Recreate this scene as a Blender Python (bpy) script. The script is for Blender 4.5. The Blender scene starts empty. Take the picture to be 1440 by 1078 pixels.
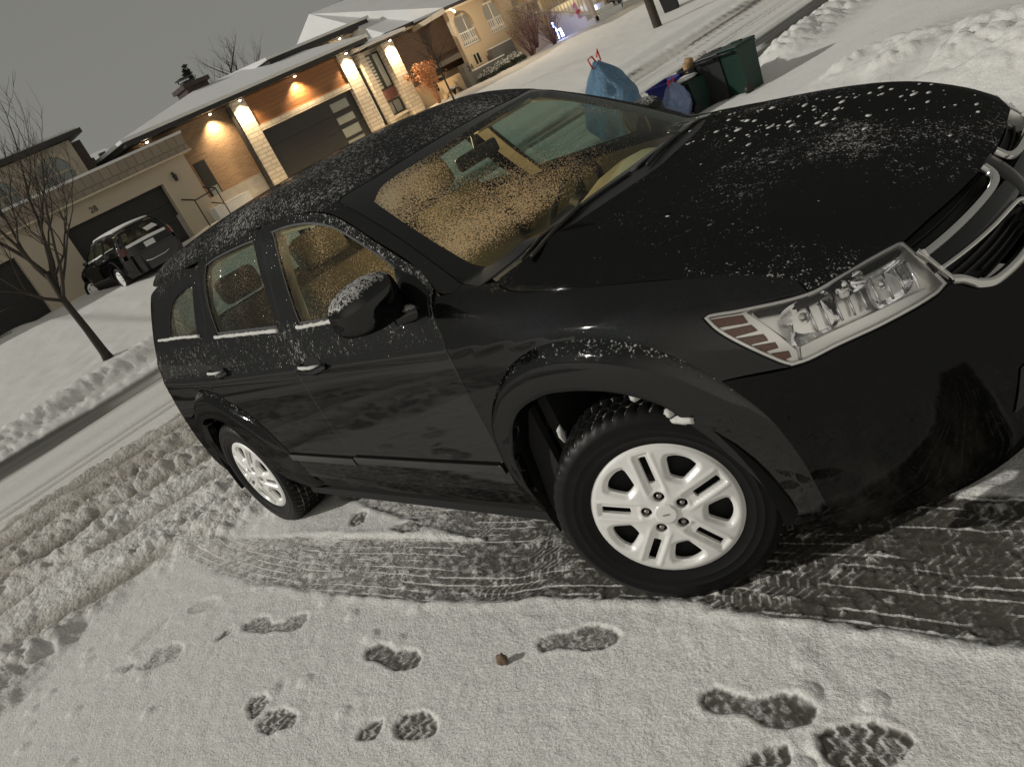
import bpy, bmesh, math, random
import numpy as np
from mathutils import Vector, Matrix
from mathutils.geometry import delaunay_2d_cdt
R = math.radians
random.seed(7)
scn = bpy.context.scene
COL = scn.collection
# ------------------------------------------------------------------ camera, world, light, exposure
CAM_LOC = (1.571, -2.298, 1.813)
CAM_RIGHT, CAM_DOWN, CAM_FWD = (0.654, 0.625, -0.425), (-0.019, -0.548, -0.836), (-0.756, 0.555, -0.347)
cam_d = bpy.data.cameras.new('camera')
cam = bpy.data.objects.new('camera', cam_d); COL.objects.link(cam)
_f = Vector(CAM_FWD).normalized(); _r = Vector(CAM_RIGHT); _r = (_r - _f * _r.dot(_f)).normalized(); _u = _r.cross(_f)
cam.matrix_world = Matrix(((_r.x, _u.x, -_f.x, CAM_LOC[0]), (_r.y, _u.y, -_f.y, CAM_LOC[1]), (_r.z, _u.z, -_f.z, CAM_LOC[2]), (0, 0, 0, 1)))
cam_d.sensor_width = 36; cam_d.lens = 1154.64 / 1440 * 36; cam_d.clip_start = 0.05; cam_d.clip_end = 2000
scn.camera = cam
wd = bpy.data.worlds.new('World'); scn.world = wd; wd.use_nodes = True
_nt = wd.node_tree; _bg = _nt.nodes['Background']
_tc = _nt.nodes.new('ShaderNodeTexCoord'); _sx = _nt.nodes.new('ShaderNodeSeparateXYZ'); _cr = _nt.nodes.new('ShaderNodeValToRGB')
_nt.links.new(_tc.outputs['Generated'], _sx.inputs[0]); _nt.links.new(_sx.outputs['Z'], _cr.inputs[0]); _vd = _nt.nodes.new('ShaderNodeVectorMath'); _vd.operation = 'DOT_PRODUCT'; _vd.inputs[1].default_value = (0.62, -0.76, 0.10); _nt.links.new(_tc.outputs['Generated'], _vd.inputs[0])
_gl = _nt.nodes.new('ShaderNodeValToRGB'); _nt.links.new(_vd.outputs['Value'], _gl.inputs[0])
_gl.color_ramp.elements[0].position = 0.45; _gl.color_ramp.elements[0].color = (0, 0, 0, 1); _gl.color_ramp.elements[1].position = 1.0; _gl.color_ramp.elements[1].color = (0.46, 0.43, 0.37, 1)   # glow lobe added behind the viewer to brighten headlight, chrome and hubcaps
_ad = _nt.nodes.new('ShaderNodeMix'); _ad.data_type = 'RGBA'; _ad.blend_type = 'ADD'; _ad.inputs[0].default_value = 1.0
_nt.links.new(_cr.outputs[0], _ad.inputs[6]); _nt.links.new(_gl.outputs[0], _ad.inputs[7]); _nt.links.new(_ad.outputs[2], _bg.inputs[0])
_cr.color_ramp.elements[0].position = 0.0; _cr.color_ramp.elements[0].color = (0.226, 0.224, 0.203, 1)     # city glow on low cloud
_cr.color_ramp.elements[1].position = 0.75; _cr.color_ramp.elements[1].color = (0.165, 0.164, 0.151, 1)
_bg.inputs[1].default_value = 1.0
sun_d = bpy.data.lights.new('street_light', 'SUN'); sun_d.energy = 2.05; sun_d.angle = R(1.2); sun_d.color = (1.0, 0.975, 0.91)
sun = bpy.data.objects.new('street_light', sun_d); COL.objects.link(sun)
sun.rotation_euler = Vector((0.62, 0.78, -0.56)).to_track_quat('-Z', 'Y').to_euler()
scn.view_settings.view_transform = 'Standard'; scn.view_settings.look = 'None'
scn.view_settings.exposure = 0; scn.view_settings.gamma = 1
scn.cycles.max_bounces = 8; scn.cycles.transparent_max_bounces = 16; scn.cycles.glossy_bounces = 4; scn.cycles.caustics_reflective = False; scn.cycles.caustics_refractive = False
# ------------------------------------------------------------------ helpers
def tag(o, label=None, cat=None, group=None, kind=None):
    if label: o['label'] = label
    if cat: o['category'] = cat
    if group: o['group'] = group
    if kind: o['kind'] = kind
    return o
def empty(name, loc, rz=0, label=None, cat=None, group=None):
    o = bpy.data.objects.new(name, None); COL.objects.link(o); o.location = loc; o.rotation_euler = (0, 0, rz)
    o.empty_display_size = 0.2
    return tag(o, label, cat, group)
def mk(name, V, Fs, mat, parent=None, smooth=True, normals=None, attrs=None, sharp=None):
    me = bpy.data.meshes.new(name)
    me.from_pydata([tuple(v) for v in V], [], [tuple(f) for f in Fs]); me.update()
    if smooth: me.polygons.foreach_set('use_smooth', [True] * len(me.polygons))
    if sharp is not None and smooth: me.set_sharp_from_angle(angle=R(sharp))
    if attrs:
        for k, a in attrs.items():
            at = me.attributes.new(k, 'FLOAT', 'POINT'); at.data.foreach_set('value', np.asarray(a, dtype=np.float32))
    if normals is not None: me.normals_split_custom_set_from_vertices([tuple(n) for n in normals])
    for m in (mat if isinstance(mat, (list, tuple)) else [mat]): me.materials.append(m)
    o = bpy.data.objects.new(name, me); COL.objects.link(o)
    if parent is not None: o.parent = parent
    return o
class MB:
    "collects shapes into one mesh"
    def __init__(s): s.v = []; s.f = []
    def add(s, V, Fs):
        n = len(s.v); s.v += [tuple(v) for v in V]; s.f += [tuple(i + n for i in f) for f in Fs]; return s
    def box(s, x0, x1, y0, y1, z0, z1, b=0.0):
        if b <= 0:
            V = [(x, y, z) for x in (x0, x1) for y in (y0, y1) for z in (z0, z1)]
            return s.add(V, [(0, 1, 3, 2), (4, 6, 7, 5), (0, 4, 5, 1), (2, 3, 7, 6), (0, 2, 6, 4), (1, 5, 7, 3)])
        bm = bmesh.new(); bmesh.ops.create_cube(bm, size=1)
        for v in bm.verts: v.co = Vector(((x0 + x1) / 2 + v.co.x * (x1 - x0), (y0 + y1) / 2 + v.co.y * (y1 - y0), (z0 + z1) / 2 + v.co.z * (z1 - z0)))
        bmesh.ops.bevel(bm, geom=bm.edges[:], offset=b, segments=2, profile=0.5, affect='EDGES')
        bm.verts.index_update(); s.add([v.co[:] for v in bm.verts], [[v.index for v in f.verts] for f in bm.faces]); bm.free(); return s
    def tube(s, pts, r, n=8, cap=True):
        pts = [Vector(q) for q in pts]; rr = r if isinstance(r, (list, tuple)) else [r] * len(pts)
        V = []; Fs = []; up = None
        for i, q in enumerate(pts):
            t = (pts[min(i + 1, len(pts) - 1)] - pts[max(i - 1, 0)]).normalized()
            if up is None: up = Vector((0, 0, 1)) if abs(t.z) < 0.9 else Vector((1, 0, 0))
            a = t.cross(up).normalized(); up = a.cross(t).normalized()
            for k in range(n):
                th = 2 * math.pi * k / n; V.append(q + (a * math.cos(th) + up * math.sin(th)) * rr[i])
        for i in range(len(pts) - 1):
            for k in range(n): Fs.append((i * n + k, i * n + (k + 1) % n, (i + 1) * n + (k + 1) % n, (i + 1) * n + k))
        if cap: Fs.append(tuple(range(n - 1, -1, -1))); Fs.append(tuple((len(pts) - 1) * n + k for k in range(n)))
        return s.add(V, Fs)
    def prism(s, poly, axis, a0, a1):
        "polygon in the two other axes extruded along axis"
        n = len(poly); V = []
        for a in (a0, a1):
            for q in poly:
                V.append((a, q[0], q[1]) if axis == 0 else (q[0], a, q[1]) if axis == 1 else (q[0], q[1], a))
        return s.add(V, [tuple(range(n)), tuple(range(2 * n - 1, n - 1, -1))] + [(i, (i + 1) % n, n + (i + 1) % n, n + i) for i in range(n)])
    def build(s, name, mat, parent=None, smooth=False, sharp=None):
        o = mk(name, s.v, s.f, mat, parent, smooth, sharp=sharp)
        bm = bmesh.new(); bm.from_mesh(o.data); bmesh.ops.recalc_face_normals(bm, faces=bm.faces[:]); bm.to_mesh(o.data); bm.free()
        return o
def copy_tree(o, parent=None):
    c = o.copy(); COL.objects.link(c); c.parent = parent
    for ch in list(o.children): copy_tree(ch, c)
    return c
# ------------------------------------------------------------------ materials
class NG:
    def __init__(s, name):
        s.m = bpy.data.materials.new(name); s.m.use_nodes = True; s.t = s.m.node_tree; s.t.nodes.clear()
        s.out = s.n('ShaderNodeOutputMaterial')
    def n(s, typ, ins=None, **kw):
        nd = s.t.nodes.new(typ)
        for k, v in kw.items(): setattr(nd, k, v)
        for k, v in (ins or {}).items():
            if hasattr(v, 'is_linked') or isinstance(v, bpy.types.NodeSocket): s.t.links.new(v, nd.inputs[k])
            else: nd.inputs[k].default_value = v
        return nd
    def math(s, op, a, b=0.0, c=0.0, clamp=False):
        nd = s.n('ShaderNodeMath', {0: a, 1: b, 2: c}, operation=op); nd.use_clamp = clamp; return nd.outputs[0]
    def ss(s, v, a, b, lo=0.0, hi=1.0):
        return s.n('ShaderNodeMapRange', {'Value': v, 'From Min': a, 'From Max': b, 'To Min': lo, 'To Max': hi}, interpolation_type='SMOOTHSTEP').outputs[0]
    def obj(s, scale=(1, 1, 1)):
        tc = s.n('ShaderNodeTexCoord').outputs['Object']
        return s.n('ShaderNodeMapping', {'Vector': tc, 'Scale': scale}).outputs[0]
    def noise(s, vec, scale, detail=2.0, rough=0.5):
        return s.n('ShaderNodeTexNoise', {'Vector': vec, 'Scale': scale, 'Detail': detail, 'Roughness': rough}).outputs[0]
    def mixc(s, f, a, b):
        nd = s.n('ShaderNodeMix', data_type='RGBA')
        for i, v in ((0, f), (6, a), (7, b)):
            if isinstance(v, bpy.types.NodeSocket): s.t.links.new(v, nd.inputs[i])
            else: nd.inputs[i].default_value = v if i == 0 else (tuple(v) + (1,) if len(v) == 3 else v)
        return nd.outputs[2]
    def bump(s, h, dist=0.01, strength=1.0, normal=None):
        ins = {'Height': h, 'Distance': dist, 'Strength': strength}
        if normal is not None: ins['Normal'] = normal
        return s.n('ShaderNodeBump', ins).outputs[0]
    def pr(s, **k):
        ins = {}
        for a, v in k.items():
            a = a.replace('_', ' ')
            if isinstance(v, tuple) and len(v) == 3 and 'Color' in a or isinstance(v, tuple) and len(v) == 3 and 'Tint' in a: v = v + (1,)
            ins[a] = v
        return s.n('ShaderNodeBsdfPrincipled', ins).outputs[0]
    def done(s, sh): s.t.links.new(sh, s.out.inputs[0]); return s.m
def simple(name, col, rough=0.6, metal=0.0, nscale=0, namp=0.15, bump=0.0, spec=0.5):
    g = NG(name); kw = dict(Roughness=rough, Metallic=metal, Specular_IOR_Level=spec)
    if nscale:
        n = g.noise(g.obj(), nscale, 4, 0.6)
        kw['Base_Color'] = g.mixc(n, tuple(c * (1 - namp * 2) for c in col), tuple(min(1, c * (1 + namp * 2)) for c in col))
        if bump: kw['Normal'] = g.bump(n, bump)
    else: kw['Base_Color'] = col
    return g.done(g.pr(**kw))
def emit(name, col, st):
    g = NG(name); return g.done(g.n('ShaderNodeEmission', {'Color': tuple(col) + (1,), 'Strength': st}).outputs[0])
SNOWC = (0.78, 0.77, 0.745)
def snow_mat(name, col=SNOWC, scale=30, d=0.02):
    g = NG(name); v = g.obj(); n = g.noise(v, scale, 5, 0.65); n2 = g.noise(v, scale * 0.15, 3)
    c = g.mixc(n2, tuple(x * 0.86 for x in col), col)
    return g.done(g.pr(Base_Color=c, Roughness=0.75, Normal=g.bump(n, d, 0.9), Specular_IOR_Level=0.3))
def paint(name, amount=0.5, col=(0.0022, 0.0022, 0.0025), stretch=(1, 1, 1), rough=0.05, refl=0.06, belt=0.0, patch=0.22, zlow=None, fscale=130):
    "black lacquer with specks of wet snow clinging to what faces up"
    g = NG(name); v = g.obj(stretch); zo = g.n('ShaderNodeSeparateXYZ', {0: g.n('ShaderNodeTexCoord').outputs['Object']}).outputs[2]
    up = g.ss(g.n('ShaderNodeSeparateXYZ', {0: g.n('ShaderNodeNewGeometry').outputs['Normal']}).outputs[2], 0.10, 0.75)
    if zlow: up = g.math('MULTIPLY', up, g.ss(zo, zlow[0], zlow[1], zlow[2], 1.0))
    if belt: up = g.math('MAXIMUM', up, g.math('MULTIPLY', g.math('MULTIPLY', g.ss(zo, .945, .985), g.ss(zo, 1.13, 1.20, 1.0, .25)), belt))
    fine = g.noise(v, fscale, 3, 0.6); mid = g.noise(v, fscale*.28, 2, 0.6); big = g.noise(g.obj(), 2.6, 3, 0.55)
    a = g.math('ADD', g.math('MULTIPLY', fine, 0.66), g.math('MULTIPLY', mid, 0.34))
    a = g.math('ADD', a, g.math('MULTIPLY', g.math('SUBTRACT', big, 0.5), patch))
    thr = g.math('SUBTRACT', 0.77, g.math('MULTIPLY', up, 0.26 * amount))
    mask = g.ss(g.math('SUBTRACT', a, thr), 0.0, 0.06)
    drops = g.ss(g.noise(g.obj(), 240, 1), 0.60, 0.72)
    nrm = g.bump(g.math('ADD', mask, g.math('MULTIPLY', g.math('MULTIPLY', drops, up), 0.3)), 0.003, 0.7)
    salt = g.math('MULTIPLY', g.ss(zo, .22, .62, 1.0, 0.0), g.ss(g.noise(g.obj((1, 1, .45)), 9, 5, .65), .42, .72))
    base = g.n('ShaderNodeMixShader', {0: refl, 1: g.n('ShaderNodeBsdfDiffuse', {'Color': g.mixc(salt, col, (.026, .024, .020))}).outputs[0], 2: g.n('ShaderNodeBsdfGlossy', {'Color': (1, 1, 1, 1), 'Roughness': rough, 'Normal': nrm}).outputs[0]}).outputs[0]
    sn = g.pr(Base_Color=(0.50, 0.49, 0.47), Roughness=0.45, Normal=nrm, Specular_IOR_Level=0.7)
    return g.done(g.n('ShaderNodeMixShader', {0: g.math('MULTIPLY', mask, 0.8), 1: base, 2: sn}).outputs[0])
def glass(name, tint=(0.75, 0.8, 0.78), frost=0.4, warm=(0.72, 0.60, 0.42), side=0.0, zclear=False, rf=0.45):
    "thin pane: see-through + mirror + melting snow grains"
    g = NG(name); v = g.obj()
    fr = g.n('ShaderNodeFresnel', {'IOR': 1.5}).outputs[0]
    n = g.noise(v, 225, 2, 0.6); n2 = g.noise(v, 3.0, 3, 0.5)
    vor = g.n('ShaderNodeTexVoronoi', {'Vector': v, 'Scale': 165.0}).outputs['Distance']
    a = g.math('ADD', g.math('MULTIPLY', n, 0.7), g.math('MULTIPLY', g.math('SUBTRACT', 0.5, vor), 0.35))
    a = g.math('ADD', a, g.math('MULTIPLY', g.math('SUBTRACT', n2, 0.5), 0.5))
    y = g.n('ShaderNodeSeparateXYZ', {0: g.n('ShaderNodeTexCoord').outputs['Object']}).outputs[1]
    a = g.math('ADD', a, g.math('MULTIPLY', g.ss(y, -0.55, 0.35, 1.0, 0.0), side))
    if zclear: a = g.math('SUBTRACT', a, g.ss(g.n('ShaderNodeSeparateXYZ', {0: g.n('ShaderNodeTexCoord').outputs['Object']}).outputs[2], 1.09, 1.20, .42, 0.0))
    fr = g.math('MULTIPLY', fr, rf)
    thr = 0.66 - 0.22 * frost
    mask = g.ss(a, thr, thr + 0.07)
    nb = g.bump(g.math('ADD', mask, g.noise(v, 60, 2)), 0.002, 0.35)
    tr = g.n('ShaderNodeBsdfTransparent', {'Color': tint + (1,)}).outputs[0]
    gl = g.n('ShaderNodeBsdfGlossy', {'Color': (1, 1, 1, 1), 'Roughness': 0.02, 'Normal': nb}).outputs[0]
    pane = g.n('ShaderNodeMixShader', {0: fr, 1: tr, 2: gl}).outputs[0]
    ice = g.n('ShaderNodeMixShader', {0: 0.6, 1: g.n('ShaderNodeBsdfDiffuse', {'Color': warm + (1,)}).outputs[0], 2: g.n('ShaderNodeBsdfTranslucent', {'Color': warm + (1,)}).outputs[0]}).outputs[0]  # grains are white; the golden light on them is painted into their colour
    return g.done(g.n('ShaderNodeMixShader', {0: g.math('MULTIPLY', mask, 0.75), 1: pane, 2: ice}).outputs[0])
M = {}
M['paint'] = paint('black_paint', 0.34, refl=.055)
M['paint_hood'] = paint('black_hood_paint', 0.60, stretch=(1, 1, 1), refl=.036, patch=.55, fscale=170)
M['paint_bumper'] = paint('black_bumper_paint', 0.30, refl=.020)
M['paint_roof'] = paint('black_roof_paint', 0.88, fscale=215, zlow=(1.42, 1.54, .40), refl=.07)
M['paint_door'] = paint('black_door_paint', 0.85, stretch=(1.3, 1.3, 0.50), refl=.085, belt=.84)
M['paint_mirror'] = paint('black_mirror_paint', 1.25, fscale=150, refl=.05)
M['paint_flare'] = paint('black_flare_paint', 0.85, refl=.055)
M['gloss'] = simple('gloss_black_trim', (0.006, 0.006, 0.006), 0.12)
M['matte'] = simple('matte_black_plastic', (0.012, 0.012, 0.012), 0.55, nscale=60, bump=0.001)
M['dark'] = simple('dark_cavity', (0.006, 0.006, 0.006), 0.9)
M['tyre_dummy'] = None
M['rubber'] = simple('tyre_rubber', (0.011, 0.011, 0.011), 0.6, nscale=25, namp=0.3)
M['chrome'] = simple('chrome', (0.72, 0.71, 0.68), 0.10, 1.0)
M['silver'] = simple('silver_hubcap', (0.80, 0.79, 0.77), 0.36, 0.12, nscale=24, namp=0.05)
M['reflector'] = simple('lamp_reflector', (0.95, 0.95, 0.97), 0.08, 1.0, nscale=14, namp=0.0, bump=.0022)
M['lampwhite'] = simple('lamp_bezel', (0.93, 0.92, 0.89), 0.28, 0.75)
M['amber'] = simple('amber_reflector', (0.24, 0.085, 0.04), 0.28, nscale=160, namp=0.4)
M['red'] = simple('tail_lamp_red', (0.05, 0.004, 0.004), 0.25)
M['lens'] = glass('clear_lamp_lens', (0.97, 0.97, 0.97), 0.0, rf=1.1)
M['wind'] = glass('windscreen_glass', (0.70, 0.84, 0.76), 0.60, (1.0, .80, .53), side=0.21, zclear=True)
M['winf'] = glass('side_glass', (0.62, 0.68, 0.60), 1.22, (0.62, 0.53, 0.34))
M['winr'] = glass('rear_side_glass', (0.42, 0.50, 0.45), 1.12, (0.60, 0.50, 0.34))
M['winl'] = glass('clear_side_glass', (0.48, 0.62, 0.55), 0.20, (0.72, 0.66, 0.5))
M['beige'] = simple('beige_trim', (0.56, 0.46, 0.33), 0.8, nscale=30, namp=0.08)
M['tan'] = simple('tan_dash', (0.62, 0.48, 0.31), 0.7, nscale=80, namp=0.12, bump=0.002)
M['seat'] = simple('seat_cloth', (0.10, 0.085, 0.06), 0.9, nscale=120, namp=0.4, bump=0.002)
M['snow'] = snow_mat('snow')
M['snowlump'] = snow_mat('clinging_snow', (0.7, 0.69, 0.66), 60, 0.01)
# ------------------------------------------------------------------ the car's body as one smooth implicit shape (car axes: x forward from front axle, y left, z up)
class Cub:
    def __init__(s, xs, ys):
        s.x = np.array(xs, float); s.y = np.array(ys, float); h = np.diff(s.x); d = np.diff(s.y) / h; m = np.zeros(len(xs))
        for i in range(1, len(xs) - 1):
            if d[i-1] * d[i] > 0:
                w1 = 2*h[i] + h[i-1]; w2 = h[i] + 2*h[i-1]; m[i] = (w1 + w2) / (w1 / d[i-1] + w2 / d[i])
        m[0] = d[0]; m[-1] = d[-1]; s.m = m; s.h = h
    def __call__(s, x):
        x = np.clip(x, s.x[0], s.x[-1]); i = np.clip(np.searchsorted(s.x, x) - 1, 0, len(s.h) - 1); t = (x - s.x[i]) / s.h[i]; h = s.h[i]
        return s.y[i]*(1+2*t)*(1-t)**2 + s.m[i]*h*t*(1-t)**2 + s.y[i+1]*t*t*(3-2*t) + s.m[i+1]*h*t*t*(t-1)
def smax(a, b, k):
    h = np.maximum(k - np.abs(a - b), 0) / k
    return np.maximum(a, b) + h*h*k*0.25
def smin(a, b, k): return -smax(-a, -b, k)
def sst(x, a, b):
    t = np.clip((x - a) / (b - a), 0, 1); return t*t*(3 - 2*t)
YZ = Cub([0.10,0.22,0.30,0.42,0.60,0.80,0.90,1.00,1.07,1.20,1.40,1.60,1.75], [0.76,0.84,0.875,0.905,0.915,0.905,0.893,0.868,0.850,0.800,0.715,0.615,0.53])
REAR = Cub([-4.2,-3.9,-3.6,-3.2,-2.6,-1.0], [.14,.085,.045,.018,0,0])
FRT = Cub([-1.0,-0.3,0.2], [0,0.004,0.012])
XS = -0.05
NOSE = Cub([0.15,0.22,0.30,0.42,0.52,0.62,0.75,0.86,0.95,1.05], [0.80,0.90,.925,.93,.92,.90,.875,.84,.77,.66])
HOODC = Cub([-0.9,-0.35,0.0,0.3,0.55,0.72,0.82,0.88,.95], [1.20,1.135,1.090,1.040,0.985,0.930,0.880,.835,.76])
ROOFC = Cub([-4.2,-3.9,-3.5,-3.0,-2.4,-1.9,-1.5,-1.2,-.9,-.4], [1.50,1.55,1.60,1.638,1.665,1.668,1.650,1.61,1.54,1.38])
def body(P):
    x, y, z = P[..., 0], P[..., 1], P[..., 2]; ay = np.abs(y)
    s0 = ay - (YZ(z) - REAR(x) - FRT(x))
    crease = 0.010 * np.exp(-((z - 0.955) / 0.022)**2) * sst(-x, -.6, .0)      # shoulder line through the doors
    s0 = s0 - crease * 0.6
    b = YZ(z) - FRT(np.full_like(x, XS)); a = np.maximum(NOSE(z) - XS, .05); X = np.maximum(x - XS, 0) / a; n = 2.55
    s1 = ((X**n + (ay/b)**n)**(1/n) - 1) * b - crease * 0.6
    s = np.where(x < XS, s0, s1)
    hd = (z - (HOODC(x) - 0.055*(1 + 0.5*sst(x, .3, .8))*(ay/0.8)**2.5 + 0.010*np.exp(-((ay - .47 + .10*x)/.06)**2)*sst(-x, -.75, -.3))) * 0.95
    roof = ROOFC(x) - 0.045*(ay/.6)**2
    xw = -0.27 - 0.20*(ay/.72)**2
    ws = 1.11 + 0.545*(xw - x) - 0.03*((xw - x - .5)/.5)**2
    rear = 1.05 + 1.75*(x - (-3.88 + 0.12*(ay/.7)**2))
    cab = (z - smin(smin(roof, ws, .10), rear, .14)) * .9
    top = np.minimum(hd, cab)
    k = np.interp(x, [-3.9,-2,-1.2,-.5,-.2,.5], [.16,.12,.06,.05,.10,.14])
    f = smax(s, top, k)
    f = smax(f, (-3.86 + 0.02*np.maximum(0, (z - .8)/.3) + 0.14*(ay/.8)**3) - x, .14)
    return smax(f, 0.19 - z + 0*x, .03)
def cast(O, D, t0, t1, n=90, it=24, off=0.0):
    m = len(O); ts = np.linspace(t0, t1, n); lo = np.full(m, np.nan); hi = np.full(m, np.nan); done = np.zeros(m, bool)
    for i in range(1, n):
        k = np.where(~done)[0]
        if not len(k): break
        c = k[body(O[k] + D[k]*ts[i]) + off <= 0]; lo[c] = ts[i-1]; hi[c] = ts[i]; done[c] = True
    lo[~done] = hi[~done] = t1 * 0.5 + t0 * 0.5
    for _ in range(it):
        mid = (lo + hi) / 2; ins = body(O + D*mid[:, None]) + off <= 0
        hi = np.where(ins, mid, hi); lo = np.where(ins, lo, mid)
    return O + D*hi[:, None]
def grad(P, e=3e-3):
    g = np.stack([body(P + np.eye(3)[i]*e) - body(P - np.eye(3)[i]*e) for i in range(3)], -1)
    return g / np.maximum(np.linalg.norm(g, axis=-1, keepdims=True), 1e-9)
class PlaneMap:
    def __init__(s, d, t0, t1):
        s.d = np.array(d, float) / np.linalg.norm(d); s.A = np.cross(s.d, [0, 0, 1.0]) if abs(s.d[2]) < .9 else np.array([1.0, 0, 0])
        s.A = s.A - s.d*(s.A @ s.d); s.A /= np.linalg.norm(s.A); s.B = np.cross(s.A, s.d); s.t0, s.t1 = t0, t1
    def to2(s, P): P = np.atleast_2d(P); return np.c_[P @ s.A, P @ s.B]
    def to3(s, ab, off=0.0):
        O = ab[:, :1]*s.A + ab[:, 1:]*s.B; return cast(O, np.tile(s.d, (len(O), 1)), s.t0, s.t1, off=off)
class CylMap:
    def __init__(s, x0, sgn, Rr=0.9): s.x0, s.sg, s.R = x0, sgn, Rr
    def to2(s, P): P = np.atleast_2d(P); return np.c_[np.arctan2(P[:, 1], s.sg*(P[:, 0] - s.x0))*s.R, P[:, 2]]
    def to3(s, ab, off=0.0):
        a = ab[:, 0] / s.R; D = np.c_[-s.sg*np.cos(a), -np.sin(a), 0*a]; O = np.c_[s.x0 + 0*a, 0*a, ab[:, 1]]
        return cast(O, D, -2.6, -0.2, n=140, off=off)
SIDE = PlaneMap((0, 1, 0), -1.25, -0.35); SIDET = PlaneMap((0, .93, -.37), -2.0, 0.4); TOP = PlaneMap((0, 0, -1), -1.85, -0.5)
FEND = PlaneMap((-.22, .80, -.52), -2.2, 0.4); LAMP = PlaneMap((-.62, .72, -.30), -2.6, 0.3); FRONT = PlaneMap((-1, 0, 0), -1.2, -0.1); BACK = PlaneMap((1, 0, 0), -4.2, -2.6)
FCYL = CylMap(-0.35, 1); RCYL = CylMap(-3.1, -1)
def resample(p, sp, corner=32):
    p = np.asarray(p, float); n = len(p)
    d = np.roll(p, -1, 0) - p; ln = np.linalg.norm(d, axis=1); u = d / np.maximum(ln, 1e-9)[:, None]; up = np.roll(u, 1, 0)
    ang = np.degrees(np.arccos(np.clip((u*up).sum(1), -1, 1))); cor = ang > corner
    out = []
    for i in range(n):
        j = (i + 1) % n; L = ln[i]
        ti = u[i]*L if cor[i] else (p[j] - p[i-1]) * (L / max(L + ln[i-1], 1e-9))
        tj = u[i]*L if cor[j] else (p[(j+1) % n] - p[i]) * (L / max(L + ln[j], 1e-9))
        k = max(1, int(round(L / sp)))
        for q in range(k):
            t = q / k
            out.append(p[i]*(1+2*t)*(1-t)**2 + ti*t*(1-t)**2 + p[j]*t*t*(3-2*t) + tj*t*t*(t-1))
    return np.array(out)
def area2(p): return 0.5*np.sum(p[:, 0]*np.roll(p[:, 1], -1) - np.roll(p[:, 0], -1)*p[:, 1])
def inset(p, g):
    if area2(p) < 0: p = p[::-1]
    d = np.roll(p, -1, 0) - p; d /= np.maximum(np.linalg.norm(d, axis=1, keepdims=True), 1e-9); nn = np.c_[-d[:, 1], d[:, 0]]
    a = nn + np.roll(nn, 1, 0); a /= np.maximum(np.linalg.norm(a, axis=1, keepdims=True), 1e-9)
    c = np.clip((a*nn).sum(1, keepdims=True), .5, 1); return p + a*g/c
def pip(q, p):
    x, y = q[:, 0], q[:, 1]; r = np.zeros(len(q), bool); n = len(p)
    for i in range(n):
        x0, y0 = p[i]; x1, y1 = p[(i+1) % n]
        if y0 == y1: continue
        c = ((y0 > y) != (y1 > y)) & (x < (x1-x0)*(y-y0)/(y1-y0) + x0); r ^= c
    return r
def pdist(q, p, closed=True):
    d = np.full(len(q), 1e9); n = len(p)
    for i in range(n if closed else n - 1):
        a = p[i]; b = p[(i+1) % n]; ab = b - a; t = np.clip(((q-a) @ ab) / max(ab @ ab, 1e-12), 0, 1); d = np.minimum(d, np.linalg.norm(q - a - t[:, None]*ab, axis=1))
    return d
def tri2(outer, holes, sp):
    lo, hi = outer.min(0), outer.max(0); gx = np.arange(lo[0], hi[0], sp); gy = np.arange(lo[1], hi[1], sp*.866)
    X, Y = np.meshgrid(gx, gy); X = X + (np.arange(len(gy)) % 2)[:, None]*sp*.5; q = np.c_[X.ravel(), Y.ravel()]
    q = q[pip(q, outer)]; q = q[pdist(q, outer) > sp*.55]
    for h in holes: q = q[~pip(q, h)]; q = q[pdist(q, h) > sp*.55]
    vs = list(outer); ed = [(i, (i+1) % len(outer)) for i in range(len(outer))]
    for h in holes: n0 = len(vs); vs += list(h); ed += [(n0+i, n0+(i+1) % len(h)) for i in range(len(h))]
    vs += list(q)
    r = delaunay_2d_cdt([Vector(v) for v in vs], ed, [], 0, 1e-7)
    V = np.array([v[:] for v in r[0]]); T = np.array(r[2]); c = V[T].mean(1); k = pip(c, outer)
    for h in holes: k &= ~pip(c, h)
    return V, T[k]
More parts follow.
